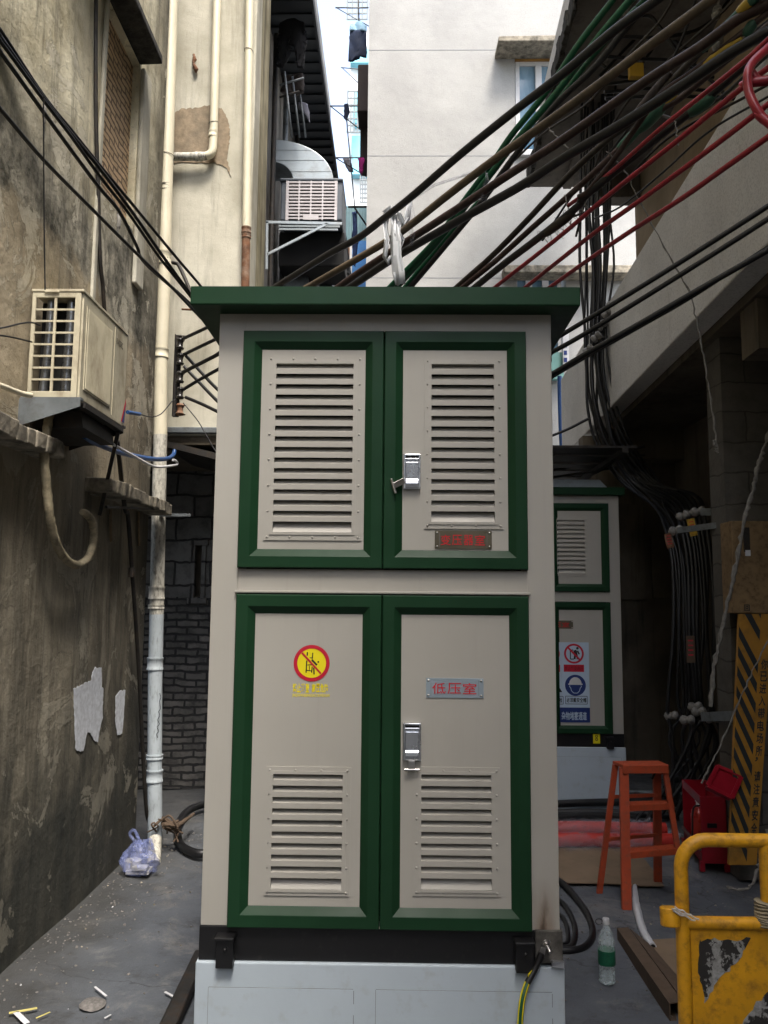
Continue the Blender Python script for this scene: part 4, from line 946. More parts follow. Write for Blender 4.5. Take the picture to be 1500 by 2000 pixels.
# ================================================================ things on the tenement
ck = thing('evaporative_cooler', W(612, 432, 9.0), 'grey boxy evaporative cooler with pale louvred face under a bent duct', 'cooler')
Yc = 9.0
def wbx(m, x0, y0, x1, y1, Ya, Yb, mi=0): p, p2 = W(x0, y0, Ya), W(x1, y1, Ya); return m.box(p.x, p2.x, Ya, Yb, p2.z, p.z, mi)
m = MB(); wbx(m, 549, 352, 668, 430, Yc+.02, Yc+.7); wbx(m, 546, 347, 670, 353, Yc-.005, Yc+.72); m.build('shell', M['cooler'], ck, bevel=.015)
m = MB(); 
wbx(m, 559, 353, 563, 430, Yc, Yc+.019); wbx(m, 654, 353, 658, 430, Yc, Yc+.019)
for x_ in (584, 607, 630): wbx(m, x_-.7, 353, x_+.7, 430, Yc-.004, Yc+.016)
for i in range(12): y_ = 354+i*6.4; wbx(m, 563, y_, 654, y_+3.0, Yc-.001, Yc+.015)
wbx(m, 592, 418, 622, 429, Yc-.01, Yc-.004); m.build('grille', M['cooler_grille'], ck)
wbx(MB(), 560, 354, 657, 429, Yc+.0165, Yc+.019).build('cavity', M['void'], ck)
def arc(cx_, cy_, rx_, ry_, a0, a1, n): return [(cx_+rx_*math.cos(a0+(a1-a0)*i/n), cy_-ry_*math.sin(a0+(a1-a0)*i/n)) for i in range(n+1)]
out = arc(530, 352, 121, 80, 0, math.pi/2, 14)+[(470, 272), (470, 316)] + list(reversed(arc(530, 352, 42, 36, 0, math.pi/2, 10)))
m = MB(); m.prism([W(a, b, Yc+.12) for a, b in out], (0, .45, 0)); dct = m.build('duct', M['duct'], ck, bevel=.008)
m = MB()
for k, (ra, rb_) in enumerate(((0.35, 0),)):
    for yy_ in (292, 312, 334):
        e = W(531, yy_, Yc+.11); xr = 530+121*math.sqrt(max(0, 1-((352-yy_)/80)**2)); f = W(min(xr-1, 650), yy_+2, Yc+.11); xs0 = 530+(42*math.sqrt(max(0, 1-((352-yy_)/36)**2)) if yy_ > 316 else 0); e = W(xs0+1, yy_, Yc+.11); m.box(e.x, f.x, Yc+.117, Yc+.1195, e.z-.003, e.z)
m.build('seam', M['seam'], dct)
cb = thing('cooler_bracket', W(600, 440, 9.0), 'light steel angle bracket with diagonal strut holding up the evaporative cooler', 'bracket')
m = MB(); m.bar(W(520,434,8.7), W(668,437,8.7), .03, .02); m.bar(W(545,442,8.75), W(664,443,8.75), .02, .02); m.bar(W(545,448,8.8), W(660,449,8.8), .02, .02)
m.bar(W(522,433,8.7), W(521,526,8.7), .025, .02); m.bar(W(522,497,8.7), W(640,437,8.7), .025, .02); m.build('frame', M['duct'], cb)
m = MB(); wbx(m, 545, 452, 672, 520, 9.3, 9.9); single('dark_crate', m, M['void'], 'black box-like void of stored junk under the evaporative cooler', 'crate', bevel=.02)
m = MB(); wbx(m, 555, 520, 600, 600, 9.6, 10.2); wbx(m, 604, 505, 650, 600, 10.2, 10.5); wbx(m, 625, 500, 648, 600, 9.9, 10.1); single('scrap_panels', m, [M['galv']], 'leaning grey scrap panels just above the cabinet roof, left of the gap', 'panel')

def cloth(poly, Y, th, mt, name, label, cat, seed, group=None, fold=.02):
    """hanging garment from an outline, given thickness and vertical folds"""
    P = [W(a, b, Y) for a, b in poly]; bm = bmesh.new(); vs = [bm.verts.new(p) for p in P]; bm.faces.new(vs)
    bmesh.ops.triangulate(bm, faces=bm.faces)
    for _ in range(4): bmesh.ops.subdivide_edges(bm, edges=[e for e in bm.edges if e.calc_length() > .05], cuts=1, use_grid_fill=True)
    rnd = random.Random(seed); f1, f2 = rnd.uniform(25, 40), rnd.uniform(8, 14)
    for v in bm.verts: v.co.y += fold*math.sin(v.co.x*f1+math.sin(v.co.z*f2))+rnd.uniform(-.004, .004)
    me = bpy.data.meshes.new(name); base = Vector((sum(p.x for p in P)/len(P), Y, max(p.z for p in P)))
    bmesh.ops.recalc_face_normals(bm, faces=bm.faces); bmesh.ops.translate(bm, verts=bm.verts, vec=-base)
    for f in bm.faces: f.smooth = True
    bm.to_mesh(me); bm.free(); me.materials.append(mt)
    o = bpy.data.objects.new(name, me); COL.objects.link(o); o.location = base; s_ = o.modifiers.new('solid', 'SOLIDIFY'); s_.thickness = th
    return tag(o, label, cat, group)
G = 'laundry hung out over the alley'
cloth([(549,45),(575,40),(594,44),(597,80),(594,135),(580,132),(575,95),(568,90),(560,110),(553,133),(541,130),(545,85)], 8.7, .03, M['cloth_black'], 'hanging_trousers', 'black trousers hanging high over the alley on the left', 'laundry', 1, G)
cloth([(551,150),(592,150),(594,185),(570,188),(552,184)], 9.2, .05, M['dark_box'], 'hanging_rag', 'dark rag hung just below the black trousers', 'laundry', 8, G)
cloth([(583,200),(600,205),(606,240),(596,225),(586,215)], 9.6, .02, M['cloth_grey'], 'hanging_rag', 'grey rag caught on poles above the bent duct', 'laundry', 9, G)
cloth([(684,50),(700,44),(716,50),(716,62),(684,62)], 13.0, .03, M['cloth_blue'], 'shirt_collar', 'pale blue yoke of the shirt hanging high beside the white wall', 'laundry', 2, G)
cloth([(683,62),(716,62),(716,112),(704,112),(692,110),(690,120),(680,120)], 13.0, .03, M['cloth_navy'], 'hanging_shirt', 'navy shirt body hanging high beside the white wall', 'laundry', 3, G)
cloth([(672,206),(679,204),(681,226),(677,240),(673,232)], 13.5, .03, M['cloth_navy'], 'hanging_sock', 'small dark garment on a hanger halfway down the bright gap', 'laundry', 4, G)
cloth([(670,312),(680,309),(687,320),(691,338),(683,336),(675,325)], 13.5, .03, M['cloth_grey'], 'hanging_rag', 'grey rag on a hanger in the lower bright gap', 'laundry', 5, G)
cloth([(700,310),(711,310),(711,330),(706,343),(701,335)], 12.6, .03, M['cloth_pink'], 'hanging_garment', 'magenta garment hanging against the white wall edge', 'laundry', 6, G)
cloth([(688,415),(697,413),(699,480),(694,522),(689,515),(690,470)], 13.5, .03, M['cloth_denim'], 'hanging_towel', 'long denim blue towel hanging low in the gap', 'laundry', 7, G)
def rod(pts, Y, r_, mt, label, name='hanger_rod', g_='laundry rods and lines in the gap'):
    m = MB(); m.tube([W(a, b, Y) for a, b in pts], r_, 6, smooth_path=False); return single(name, m, mt, label, 'rod', g_)
rod([(655,15),(720,15)], 13.0, .012, M['galv'], 'topmost horizontal laundry rod above the navy shirt')
rod([(700,-20),(701,46)], 13.0, .012, M['dark_iron'], 'short vertical rod holding the navy shirt')
rod([(657,15),(722,52)], 13.0, .008, M['galv'], 'sloping wire of the topmost laundry rod')
rod([(645,207),(712,207)], 13.5, .012, M['galv'], 'horizontal laundry rod with the small dark garment')
rod([(645,207),(715,262)], 13.5, .009, M['dark_iron'], 'sloping strut below the small dark garment')
rod([(655,308),(716,308)], 13.4, .012, M['galv'], 'horizontal laundry rod with grey rag and magenta garment')
rod([(655,308),(716,345)], 13.4, .009, M['dark_iron'], 'sloping strut below the grey rag')
rod([(677,235),(693,405)], 13.2, .010, M['cloth_navy'], 'long slanting dark line down the bright gap')
rod([(680,404),(716,404)], 12.8, .018, M['dark_iron'], 'dark horizontal rod over the teal shed')
rod([(692,405),(716,440)], 12.8, .014, M['dark_iron'], 'dark diagonal strut over the teal shed')
rod([(666,132),(716,136)], 14, .009, M['galv'], 'thin pale rod below the navy shirt')
rod([(668,132),(706,168)], 14, .007, M['galv'], 'thin sloping wire left of the dark balcony box')
for i, (px, Y) in enumerate(((556, 8.6), (571, 9.0), (583, 9.4))):
    rod([(px, 140+10*i), (px+14, 268)], Y, .012, M['galv'], ['leftmost', 'middle', 'rightmost'][i]+' of three slanting poles above the bent duct', 'slanting_pole', 'slanting poles above the duct')
rod([(546,166),(594,152)], 8.7, .012, M['galv'], 'pale bar crossing behind the black trousers')
rod([(546,190),(585,178)], 8.7, .012, M['dark_iron'], 'dark bar below the pale bar on the tenement')

# ================================================================ litter on the left
bg_ = thing('plastic_bag', WG(272, 1712), 'translucent blue-white plastic bag with rubbish at the foot of the drain pipe', 'bag')
c_ = WG(272, 1708); rnd = random.Random(11); m = MB(); nu, nv = 22, 12; vs = []; fs = []
for j in range(nv+1):
    t_ = j/nv; rad = .125*math.sin(math.pi*min(1, t_*.75+.18))**.8*(1-.3*t_) if t_ < .93 else .02
    for i in range(nu):
        an = 2*math.pi*i/nu; w_ = 1+.16*math.sin(an*5+t_*6)+rnd.uniform(-.09, .09)
        vs.append((c_.x+rad*w_*math.cos(an)*1.0, c_.y+rad*w_*math.sin(an)*.8, .005+.20*t_+rnd.uniform(-.008, .008)))
for j in range(nv):
    for i in range(nu): fs.append((j*nu+i, j*nu+(i+1) % nu, (j+1)*nu+(i+1) % nu, (j+1)*nu+i))
m.add(vs, fs, 0, False); m.tube([(c_.x-.02, c_.y, .18), (c_.x-.07, c_.y, .24), (c_.x-.04, c_.y, .26), (c_.x+.0, c_.y, .18)], .010, 6); m.tube([(c_.x+.02, c_.y, .18), (c_.x+.06, c_.y, .21), (c_.x+.08, c_.y, .15)], .010, 6)
m.build('film', M['bag'], bg_)
m = MB(); m.box(c_.x-.03, c_.x+.06, c_.y-.06, c_.y+.0, .04, .06); m.lathe([(.05, 0), (.055, .06)], (c_.x-.05, c_.y+.02, .02), n=10); m.box(c_.x-.07, c_.x+.07, c_.y-.05, c_.y+.05, .015, .035); m.build('contents', M['paper_w'], bg_)
def strip_on_ground(name, a, b, w_, mt, label, cat='strip', z=.022, curl=0):
    p, q2 = WG(*a), WG(*b); m = MB(); p.z = z; q2.z = z; m.bar(p, q2, w_, .0025, (q2-p).cross(Vector((0,0,1)))); return single(name, m, mt, label, cat, 'paper and plastic scraps on the ground')
strip_on_ground('paper_strip', (17,1990), (72,1980), .014, M['paper_y'], 'yellow strip on the concrete at the bottom left corner')
strip_on_ground('paper_strip', (30,1988), (52,2010), .022, M['paper_w'], 'white scrap crossing the yellow strip in the bottom left corner')
strip_on_ground('paper_strip', (70,2000), (97,1988), .006, M['paper_y'], 'thin yellow sliver right of the yellow strip')
strip_on_ground('cable_offcut', (185,1938), (207,1956), .009, M['paper_w'], 'straight white offcut lying left of the cabinet base')
strip_on_ground('cable_offcut', (322,1948), (346,1961), .011, M['paper_w'], 'white kinked offcut nearest the cabinet base on the left')
strip_on_ground('cable_offcut', (204,2000), (216,1993), .007, M['paper_w'], 'small white sliver at the bottom edge left of the cabinet')
strip_on_ground('leaf', (323,1987), (338,1987), .03, M['paper_y'], 'pale yellow leaf scrap by the cabinet base')
m = MB(); p = WG(180, 1970); m.lathe([(.02, 0), (.055, .006), (.05, .014), (.02, .02)], (p.x, p.y, .008), n=12); m.rough(.004, 2); single('stone', m, M['grit'], 'flat muddy stone on the concrete below the white offcut', 'stone')
m = MB(); m.bar(WG(318,2060)+Vector((0,0,.05)), WG(392,1890)+Vector((0,0,.05)), .065, .06, (1,0,0)); m.rough(.006, 3); single('timber', m, M['dark_iron'], 'dark dirty timber lying against the left side of the cabinet base', 'timber', bevel=.01)
m = MB(); m.tube([WG(346,1622)+Vector((0,0,.03)), WG(350,1655)+Vector((0,0,.03)), WG(372,1672)+Vector((0,0,.03)), WG(402,1676)+Vector((0,0,.03)), WG(440,1660)+Vector((0,0,.03))], .028, 10); m.tube([WG(346,1622)+Vector((0,0,.03)), WG(362,1598)+Vector((0,0,.04)), WG(392,1585)+Vector((0,0,.05)), WG(430,1580)+Vector((0,0,.05))], .028, 10)
single('black_hose', m, M['cable'], 'thick black hose curling out from behind the cabinet on the left', 'hose')
m = MB(); m.tube([W(318,1610,5.6), W(345,1612,5.7), W(362,1602,5.9), W(378,1590,6.2)], [.012,.018,.014,.01], 8); m.rough(.003, 2); single('old_branch', m, M['cardboard_dark'], 'brown branch-like root lying behind the drain pipe foot', 'branch')
# grit and crumbs
def grit(name, n, region, label, seed, s=(.004, .018), mt=None, z=.004):
    rnd = random.Random(seed); m = MB()
    for k in range(n):
        x, y_ = region(rnd); r_ = rnd.uniform(*s)*rnd.uniform(.5, 1); zz = gh(x, y_)+.001
        a = rnd.uniform(0, 6.28); pts = [(x+r_*rnd.uniform(.5, 1)*math.cos(a+q_), y_+r_*rnd.uniform(.5, 1)*math.sin(a+q_), zz) for q_ in (0, 1.6, 3.1, 4.6)]
        tp = [(p_[0]*.6+x*.4, p_[1]*.6+y_*.4, zz+r_*rnd.uniform(.2, .7)) for p_ in pts]
        m.add(pts+tp, [(4,5,6,7), (0,1,5,4), (1,2,6,5), (2,3,7,6), (3,0,4,7)], rnd.choice((0, 0, 0, 0, 0, 0, 2, 0, 1 if k % 14 == 0 else 0)))
    o = m.build(name, mt or [M['grit'], M['paper_w'], M['ledge']]); o['kind'] = 'stuff'; tag(o, label, 'litter'); return o
def regL(r_):
    y_ = r_.uniform(2.2, 6.2); return -1.74+abs(r_.gauss(0, .22))+ (r_.uniform(0, .9) if r_.random() < .25 else 0), y_
grit('grit_and_crumbs', 750, regL, 'grit, chips and crumbs scattered along the foot of the left wall', 5, (.003, .013))
def regR(r_): return r_.uniform(.6, 3.2), r_.uniform(2.2, 6)
grit('floor_litter', 1300, regR, 'grit and small chips scattered on the concrete right of the cabinet', 6, (.003, .013))
# ================================================================ overhead cables
GC = 'thick overhead cables crossing above the cabinet'
def cable(pts, ya, yb, r_, mt, label, group=GC, name='overhead_cable', ext=True, tape=(), lag=.006):
    """pts are photo points from the far (left) end to the near (right) end; depth runs from ya to yb along them"""
    L = [0]
    for i in range(1, len(pts)): L.append(L[-1]+math.hypot(pts[i][0]-pts[i-1][0], pts[i][1]-pts[i-1][1]))
    inv = [1/ya+(1/yb-1/ya)*l/L[-1] for l in L]
    P = [W(p[0], p[1], 1/v) for p, v in zip(pts, inv)]
    if ext:
        P = [P[0]+(P[0]-P[1]).normalized()*1.0] + P + [P[-1]+(P[-1]-P[-2]).normalized()*2.2]
    elif pts[-1][0] > 1490: P = P + [P[-1]+(P[-1]-P[-2]).normalized()*2.2]
    if pts[0][0] < -50: P = [P[0]+(P[0]-P[1]).normalized()*2.6] + P
    rnd = random.Random(int(pts[0][0]*7+pts[-1][1]*3)+len(label))
    P = [p+Vector((0, rnd.uniform(-lag, lag), rnd.uniform(-lag, lag)*.3)) for p in P]
    m = MB(); m.tube(P, r_, 12, sub=7)
    if not tape: return single(name, m, mt, label, 'cable', group)
    t = thing(name, P[len(P)//2], label, 'cable', group); m.build('cable_jacket', mt, t)
    for (q1, q2_, rr_, tm) in tape:
        def pos(q_):
            best = None
            for i in range(len(pts)-1):
                a, b = pts[i], pts[i+1]; d = ((q_[0]-a[0])*(b[0]-a[0])+(q_[1]-a[1])*(b[1]-a[1]))/((b[0]-a[0])**2+(b[1]-a[1])**2); d = max(0, min(1, d))
                e = math.hypot(a[0]+(b[0]-a[0])*d-q_[0], a[1]+(b[1]-a[1])*d-q_[1])
                if best is None or e < best[0]: best = (e, inv[i]+(inv[i+1]-inv[i])*d)
            return W(q_[0], q_[1], 1/best[1])
        a, b = pos(q1), pos(q2_); k = 7; mm = MB(); mm.tube([a.lerp(b, i/k) for i in range(k+1)], [rr_*s_ for s_ in (.65, .9, 1, 1.05, 1.02, .98, .85, .6)], 10, smooth_path=False); mm.rough(.0015, 3)
        mm.build('tape_sleeve', tm, t)
    return t
YA, YB = 6.2, 3.4
cable([(545,556),(640,498),(700,464),(752,424),(802,386),(900,302),(1010,212),(1100,143),(1200,60),(1283,0),(1400,-95)], YA, YB, .024, M['cable'], 'topmost thick black cable rising from the cabinet roof to the top edge')
cable([(610,556),(700,505),(780,456),(870,385),(958,318),(1067,240),(1180,157),(1267,90),(1387,0),(1500,-90)], YA, YB, .025, M['cable_tan'], 'thick tan dusty cable, second from the top among the crossing cables')
cable([(668,556),(700,533),(792,473),(929,384),(1000,337),(1100,273),(1260,160),(1367,90),(1440,40),(1500,7),(1600,-60)], YA, YB, .026, M['cable_maroon'], 'thick maroon-brown cable crossing above the soffit, third from the top')
cable([(690,556),(772,503),(886,436),(1015,364),(1100,310),(1217,240),(1333,167),(1420,108),(1500,63),(1600,0)], YA-.15, YB, .0275, M['cable'], 'thickest dusty black cable, fourth from the top, reaching the right edge')
cable([(930,560),(985,515),(1053,464),(1130,401),(1143,383),(1273,277),(1367,203),(1467,117),(1500,87),(1600,0)], 5.6, 3.3, .023, M['cable'], 'rough black cable with frayed wrappings running beside the red cables', tape=[((1395,185),(1345,222),.034,M['green_tape']), ((1120,415),(1060,460),.029,M['cable_brown'])])
cable([(898,556),(960,500),(1030,430),(1110,343),(1187,273),(1240,232),(1320,150),(1380,90),(1500,-10)], 5.8, 3.9, .020, M['cable_brown'], 'leftmost of the three dark cables emerging over the cabinet roof right side', tape=[((1225,245),(1310,140),.026,M['dark_box'])])
cable([(911,556),(970,508),(1037,447),(1133,363),(1207,293),(1250,245),(1290,215),(1330,190),(1380,150),(1500,50)], 5.7, 3.9, .019, M['cable_maroon'], 'dark cable with bulky green and yellow sleeve near the soffit', tape=[((1205,296),(1252,247),.028,M['green_tape']), ((1245,255),(1300,200),.040,M['green_tape']), ((1300,202),(1322,185),.024,M['yellow_tape'])])
cable([(1130,385),(1150,372),(1200,310),(1235,260),(1290,185),(1360,135),(1500,25)], 4.6, 3.6, .016, M['cable_maroon'], 'thin maroon cable with green and yellow tape joint near the right edge', tape=[((1370,130),(1450,75),.020,M['yellow_tape']), ((1455,70),(1475,40),.026,M['green_tape'])], ext=False)
cable([(1370,95),(1420,50),(1470,0),(1540,-70)], 3.9, 3.4, .024, M['green_tape'], 'pale green taped cable joint at the top right', ext=False, tape=[((1440,30),(1475,-5),.028,M['yellow_tape'])])
# greens
cable([(766,556),(850,470),(900,401),(958,324),(1000,262),(1067,180),(1133,83),(1197,0),(1250,-70)], 6.4, 4.6, .022, M['cable_green'], 'leftmost green cable climbing steeply to the top edge')
cable([(780,556),(860,466),(910,402),(962,336),(1008,275),(1075,197),(1133,120),(1180,60),(1232,0),(1290,-70)], 6.4, 4.5, .024, M['cable_green'], 'second green cable climbing just right of the leftmost green one')
cable([(797,553),(868,470),(925,405),(975,350),(1030,270),(1085,205),(1130,145),(1175,90),(1240,20),(1300,-45)], 6.5, 4.7, .019, M['cable_green'], 'third green cable running close under the topmost black cable')
cable([(808,553),(880,468),(940,395),(1000,312),(1083,207),(1160,133),(1233,43),(1276,0),(1330,-60)], 6.3, 4.4, .022, M['cable'], 'black cable running alongside the green cables')
cable([(1020,445),(1060,395),(1130,330),(1150,312)], 5.8, 5.3, .006, M['cable'], 'very thin black wire beside the dark cables over the roof', ext=False)
# reds
GR = 'red cables descending to the cabinet roof'
cable([(1110,402),(1140,380),(1210,322),(1287,253),(1393,170),(1480,97),(1520,60)], 4.8, 3.2, .012, M['cable_red'], 'uppermost bright red cable running under the green taped joint', GR, ext=False)
cable([(970,559),(1050,496),(1110,448),(1193,377),(1320,277),(1427,190),(1500,133),(1580,75)], 5.4, 3.2, .0135, M['cable_red'], 'second red cable reaching the right edge beside the red loop', GR)
cable([(1028,560),(1100,502),(1170,448),(1247,393),(1367,307),(1500,203),(1580,140)], 5.3, 3.2, .0135, M['cable_red'], 'third red cable, between the loop and the lowest red one', GR)
cable([(1077,559),(1160,500),(1238,448),(1333,387),(1420,325),(1500,267),(1580,210)], 5.2, 3.2, .0135, M['cable_red'], 'lowest red cable passing in front of the roughcast parapet', GR)
cable([(1560,40),(1500,93),(1472,120),(1460,145),(1463,175),(1475,210),(1500,238),(1560,290)], 3.0, 2.9, .017, M['cable_red'], 'thick red cable loop hooked at the right edge', GR, ext=False)
cable([(1466,143),(1480,155),(1500,157),(1560,150)], 3.0, 2.95, .017, M['cable_red'], 'short branch of the thick red loop at the right edge', GR, ext=False)
# insulator lines behind the cabinet
GI = 'black lines running behind the cabinet from the insulator rack'
for i, (a, b_, lst) in enumerate((((352,664),(420,632),[(1078,664),(1095,655),(1200,592),(1320,518),(1500,403),(1600,338)]),
                              ((356,694),(420,664),[(1078,688),(1140,654),(1230,598),(1350,524),(1500,427),(1600,362)]),
                              ((352,730),(420,696),[(1078,731),(1140,694),(1240,638),(1350,574),(1500,488),(1600,430)]))):
    c_2 = (b_[0]+(b_[0]-a[0])*.9, b_[1]+(b_[1]-a[1])*.9); d_ = lst[0]; e_2 = (d_[0]-50, d_[1]+26)
    cable([a, b_, c_2, (700,650+18*i), e_2]+lst, 5.85, 3.4, .0125 if i < 2 else .014, M['cable'], ['upper', 'middle', 'lower'][i]+' of the three black lines slanting across the parapet', GI, ext=False)
cable([(1078,737),(1140,700),(1240,644),(1350,580),(1500,482),(1600,420)], 5.2, 3.42, .010, M['cable'], 'thin black line twisted along the lower of the three parapet lines', GI, ext=False)
for i, (a, b_) in enumerate((((356,762),(424,722)), ((364,696),(424,760)), ((360,716),(424,783)), ((362,775),(430,806)))):
    cable([a, ((a[0]+b_[0])/2, (a[1]+b_[1])/2), b_, (470, b_[1]+(b_[1]-a[1])*.6)], 5.85, 5.7, .0125, M['cable'], ['cable rising right from the lowest spool of the insulator rack', 'cable falling right from the second spool of the insulator rack', 'cable falling right from the third spool, just under another', 'cable falling right from the bottom of the insulator rack'][i], 'short cables at the insulator rack', ext=False)
cable([(358,787),(385,820),(400,845),(419,878),(430,890)], 5.85, 5.8, .004, M['cable'], 'thin drooping wire from the insulator rack to the cabinet edge', 'short cables at the insulator rack', ext=False)
cable([(1076,852),(1110,838),(1140,822),(1150,818)], 7.6, 7.5, .013, M['cable'], 'short black line from cabinet edge to the vertical cable bundle', GI, ext=False)
# left bundle along the wall
GL = 'black wires along the left wall'
for pts, r_, lb_ in (([(-90,-70),(0,58),(85,187),(139,253),(195,323),(253,392),(339,496),(395,562),(440,620)], .009, 'uppermost of the black wires slanting along the left wall'),
                     ([(-90,-55),(0,70),(85,191),(128,247),(195,330),(262,420),(318,500),(372,574),(430,650)], .010, 'second black wire slanting along the left wall, twisted with the uppermost'),
                     ([(-90,-40),(0,79),(85,196),(139,266),(195,345),(250,415),(309,499),(365,570),(425,650)], .009, 'third black wire slanting along the left wall'),
                     ([(-90,-10),(0,101),(85,219),(187,357),(232,412),(267,480),(285,515),(378,600),(430,670)], .010, 'fourth black wire, kinked where it meets the drain pipe'),
                     ([(-90,120),(0,213),(85,312),(187,416),(272,500),(330,556),(378,606),(430,660)], .0095, 'lowest lone black wire slanting along the left wall')):
    cable(pts, 3.0, 5.6, r_, M['cable'], lb_, GL, ext=False, name='wall_wire')
for i, (a, b_) in enumerate((((84,190),(86,242)), ((231,415),(229,455)))):
    m = MB(); Yq = 3.75 if i == 0 else 4.55; m.tube([W(*a, Yq), W((a[0]+b_[0])/2+2, (a[1]+b_[1])/2, Yq), W(*b_, Yq)], [.006, .013, .003], 7); m.rough(.003, i); single('rag_knot', m, M['fibre'], ['dark frayed rag knotted on the wall wires at upper left', 'dark frayed rag knotted on the wall wires near the brick infill'][i], 'rag')
# vertical bundle
GV = 'black cables of the vertical bundle'
rnd = random.Random(21)
tops = [1134, 1140, 1147, 1153, 1159, 1165, 1171, 1178, 1184, 1190, 1196, 1151, 1168]
ends = [(1300,1035),(1306,1042),(1312,1046),(1330,1030),(1322,1048),(1338,1028),(1346,1024),(1352,1020),(1359,1018),(1366,1012),(1318,1030),(1332,1040),(1376,1012)]
nm = ['first', 'second', 'third', 'fourth', 'fifth', 'sixth', 'seventh', 'eighth', 'ninth', 'tenth', 'eleventh', 'twelfth', 'thirteenth']
for i, (tx, e) in enumerate(zip(tops, ends)):
    j = lambda s_: rnd.uniform(-s_, s_)*1.5
    mid = 1136+(tx-1134)*.95
    pts = [(tx+8+j(3), 135+j(14)), (tx+j(2), 260), (mid-2+j(3), 400), (mid+j(4), 520), (1138+(tx-1134)*.8+j(5), 640), (1142+(tx-1134)*.75+j(4), 730), (1148+(tx-1134)*.9+j(3), 800), (1166+(tx-1134)*1.1+j(4), 870), (1212+(tx-1134)*1.2, 940), (e[0]-22, e[1]-46), e, (e[0]+14, 1110), (e[0]+18+j(4), 1240), (e[0]+16+j(8), 1380), (e[0]+24+j(26), 1450), (e[0]+j(50), 1550)]
    dz = 7.7-(tx-1134)*.004+j(.1)
    L = [1/dz]*8+[1/7.5, 1/7.1, 1/6.7, 1/6.5, 1/6.4, 1/6.4, 1/6.4, 1/6.4]
    P = [W(a, b, 1/v) for (a, b), v in zip(pts, L)]; P[-1].z = .05
    m = MB(); m.tube(P, rnd.choice((.011, .014, .016, .019)), 8, sub=5)
    single('bundle_cable', m, M['cable'], nm[i]+' from the left among the black cables hanging from the soffit', 'cable', GV)
m = MB()
for k in range(6):
    p = W(1140+k*1.5, 735+k*22, 7.55); m.bar(p+Vector((-.09, 0, 0)), p+Vector((.11, 0, .0)), .02, .015)
single('cable_ladder', m, M['dark_iron'], 'small spiky steel ladder clamping the vertical cable bundle', 'clamp')
for i, (a, b_) in enumerate((((1196,592),7.4), ((1186,612),7.4), ((1175,635),7.4), ((1165,658),7.4), ((1150,683),7.4))):
    m = MB(); p = W(a[0], a[1], b_); m.lathe([(.01,-.05), (.036,-.045), (.04,-.02), (.028,0), (.04,.02), (.036,.045), (.01,.05)], p, (.6,-.5,.5), 12)
    m.bar(p, p+Vector((.14, .12, .04)), .02, .02); single('spool_insulator', m, M['porcelain'], ['topmost', 'second', 'third', 'fourth', 'lowest'][i]+' white spool insulator behind the vertical cable bundle', 'insulator', 'white spool insulators on the parapet')
# loose service lines crossing among the thick cables
GL2 = 'loose thin lines tangled among the thick cables'
for i, (pts, ya, yb, r_) in enumerate((([(1125,460),(1160,330),(1215,215),(1300,120),(1420,10),(1480,-60)], 6.6, 4.6, .010), ([(1060,470),(1120,380),(1190,300),(1280,180),(1340,60),(1370,-40)], 6.4, 4.8, .009),
      ([(1180,260),(1260,225),(1330,240),(1400,200),(1520,90)], 5.4, 3.8, .010), ([(1110,300),(1200,262),(1290,190),(1380,130),(1520,20)], 5.8, 4.0, .008), ([(985,330),(1060,262),(1150,200),(1230,110),(1290,40),(1330,-30)], 6.6, 5.0, .009),
      ([(1160,430),(1215,400),(1300,330),(1380,262),(1520,185)], 5.2, 3.5, .006), ([(1000,505),(1090,440),(1180,400),(1270,300),(1340,250),(1520,150)], 5.4, 3.6, .007))):
    cable(pts, ya, yb, r_, M['cable' if i % 2 else 'cable_brown'], ['thin line leaving the vertical bundle towards the top right', 'thin line parallel to the vertical bundle, curving up over the soffit', 'slack thin line dipping between the maroon cable and the red lines', 'thin line just under the tan cable', 'thin line beside the green cables', 'thinnest line between the second and third red cables', 'long sagging thin line below the thickest black cable'][i], GL2, ext=False, lag=.03, name='thin_line')
# cables fanning under the soffit
GS = 'thin black cables looped under the soffit'
for i, pts in enumerate(([(1165,120),(1230,150),(1300,68),(1400,40)], [(1170,150),(1260,62),(1310,75),(1340,95),(1400,100)], [(1180,165),(1300,150),(1390,150),(1460,170)], [(1180,180),(1290,172),(1390,178),(1470,190)], [(1185,110),(1240,115),(1320,120),(1380,150),(1440,210)], [(1190,52),(1260,30),(1290,55),(1330,110),(1360,130)], [(1190,70),(1300,72),(1380,48),(1440,-20)], [(1182,192),(1290,188),(1400,190),(1480,200)])):
    m = MB(); m.tube([W(a, b, 7.4-.0*i) if False else W(a, b, 6.9-.12*i) for a, b in pts], .015, 7, sub=8); single('soffit_cable', m, M['cable'], nm[i]+' thin black cable looping under the concrete soffit', 'cable', GS)
m = MB(); p, p2 = W(1230, 122, 6.4), W(1258, 148, 6.4); m.box(p.x, p2.x, 6.4, 6.46, p2.z, p.z); single('cable_tag', m, M['tag'], 'yellow-green cable tag hanging among cables under the soffit', 'tag', bevel=.004)
for i, (a, Yq) in enumerate((((1225,20),6.2), ((1402,85),5.2), ((1400,25),5.6))):
    m = MB(); m.lathe([(.008,-.05), (.03,-.04), (.036,-.015), (.02,0), (.036,.015), (.03,.04), (.008,.05), (.006,.12)], W(*a, Yq), (.2,0,1), 12)
    single('spool_insulator', m, M['porcelain'], ['white spool insulator beside the green cables at the top', 'white spool insulator below the pale green joint', 'small white spool insulator at the top right corner'][i], 'insulator', 'white spool insulators under the soffit')
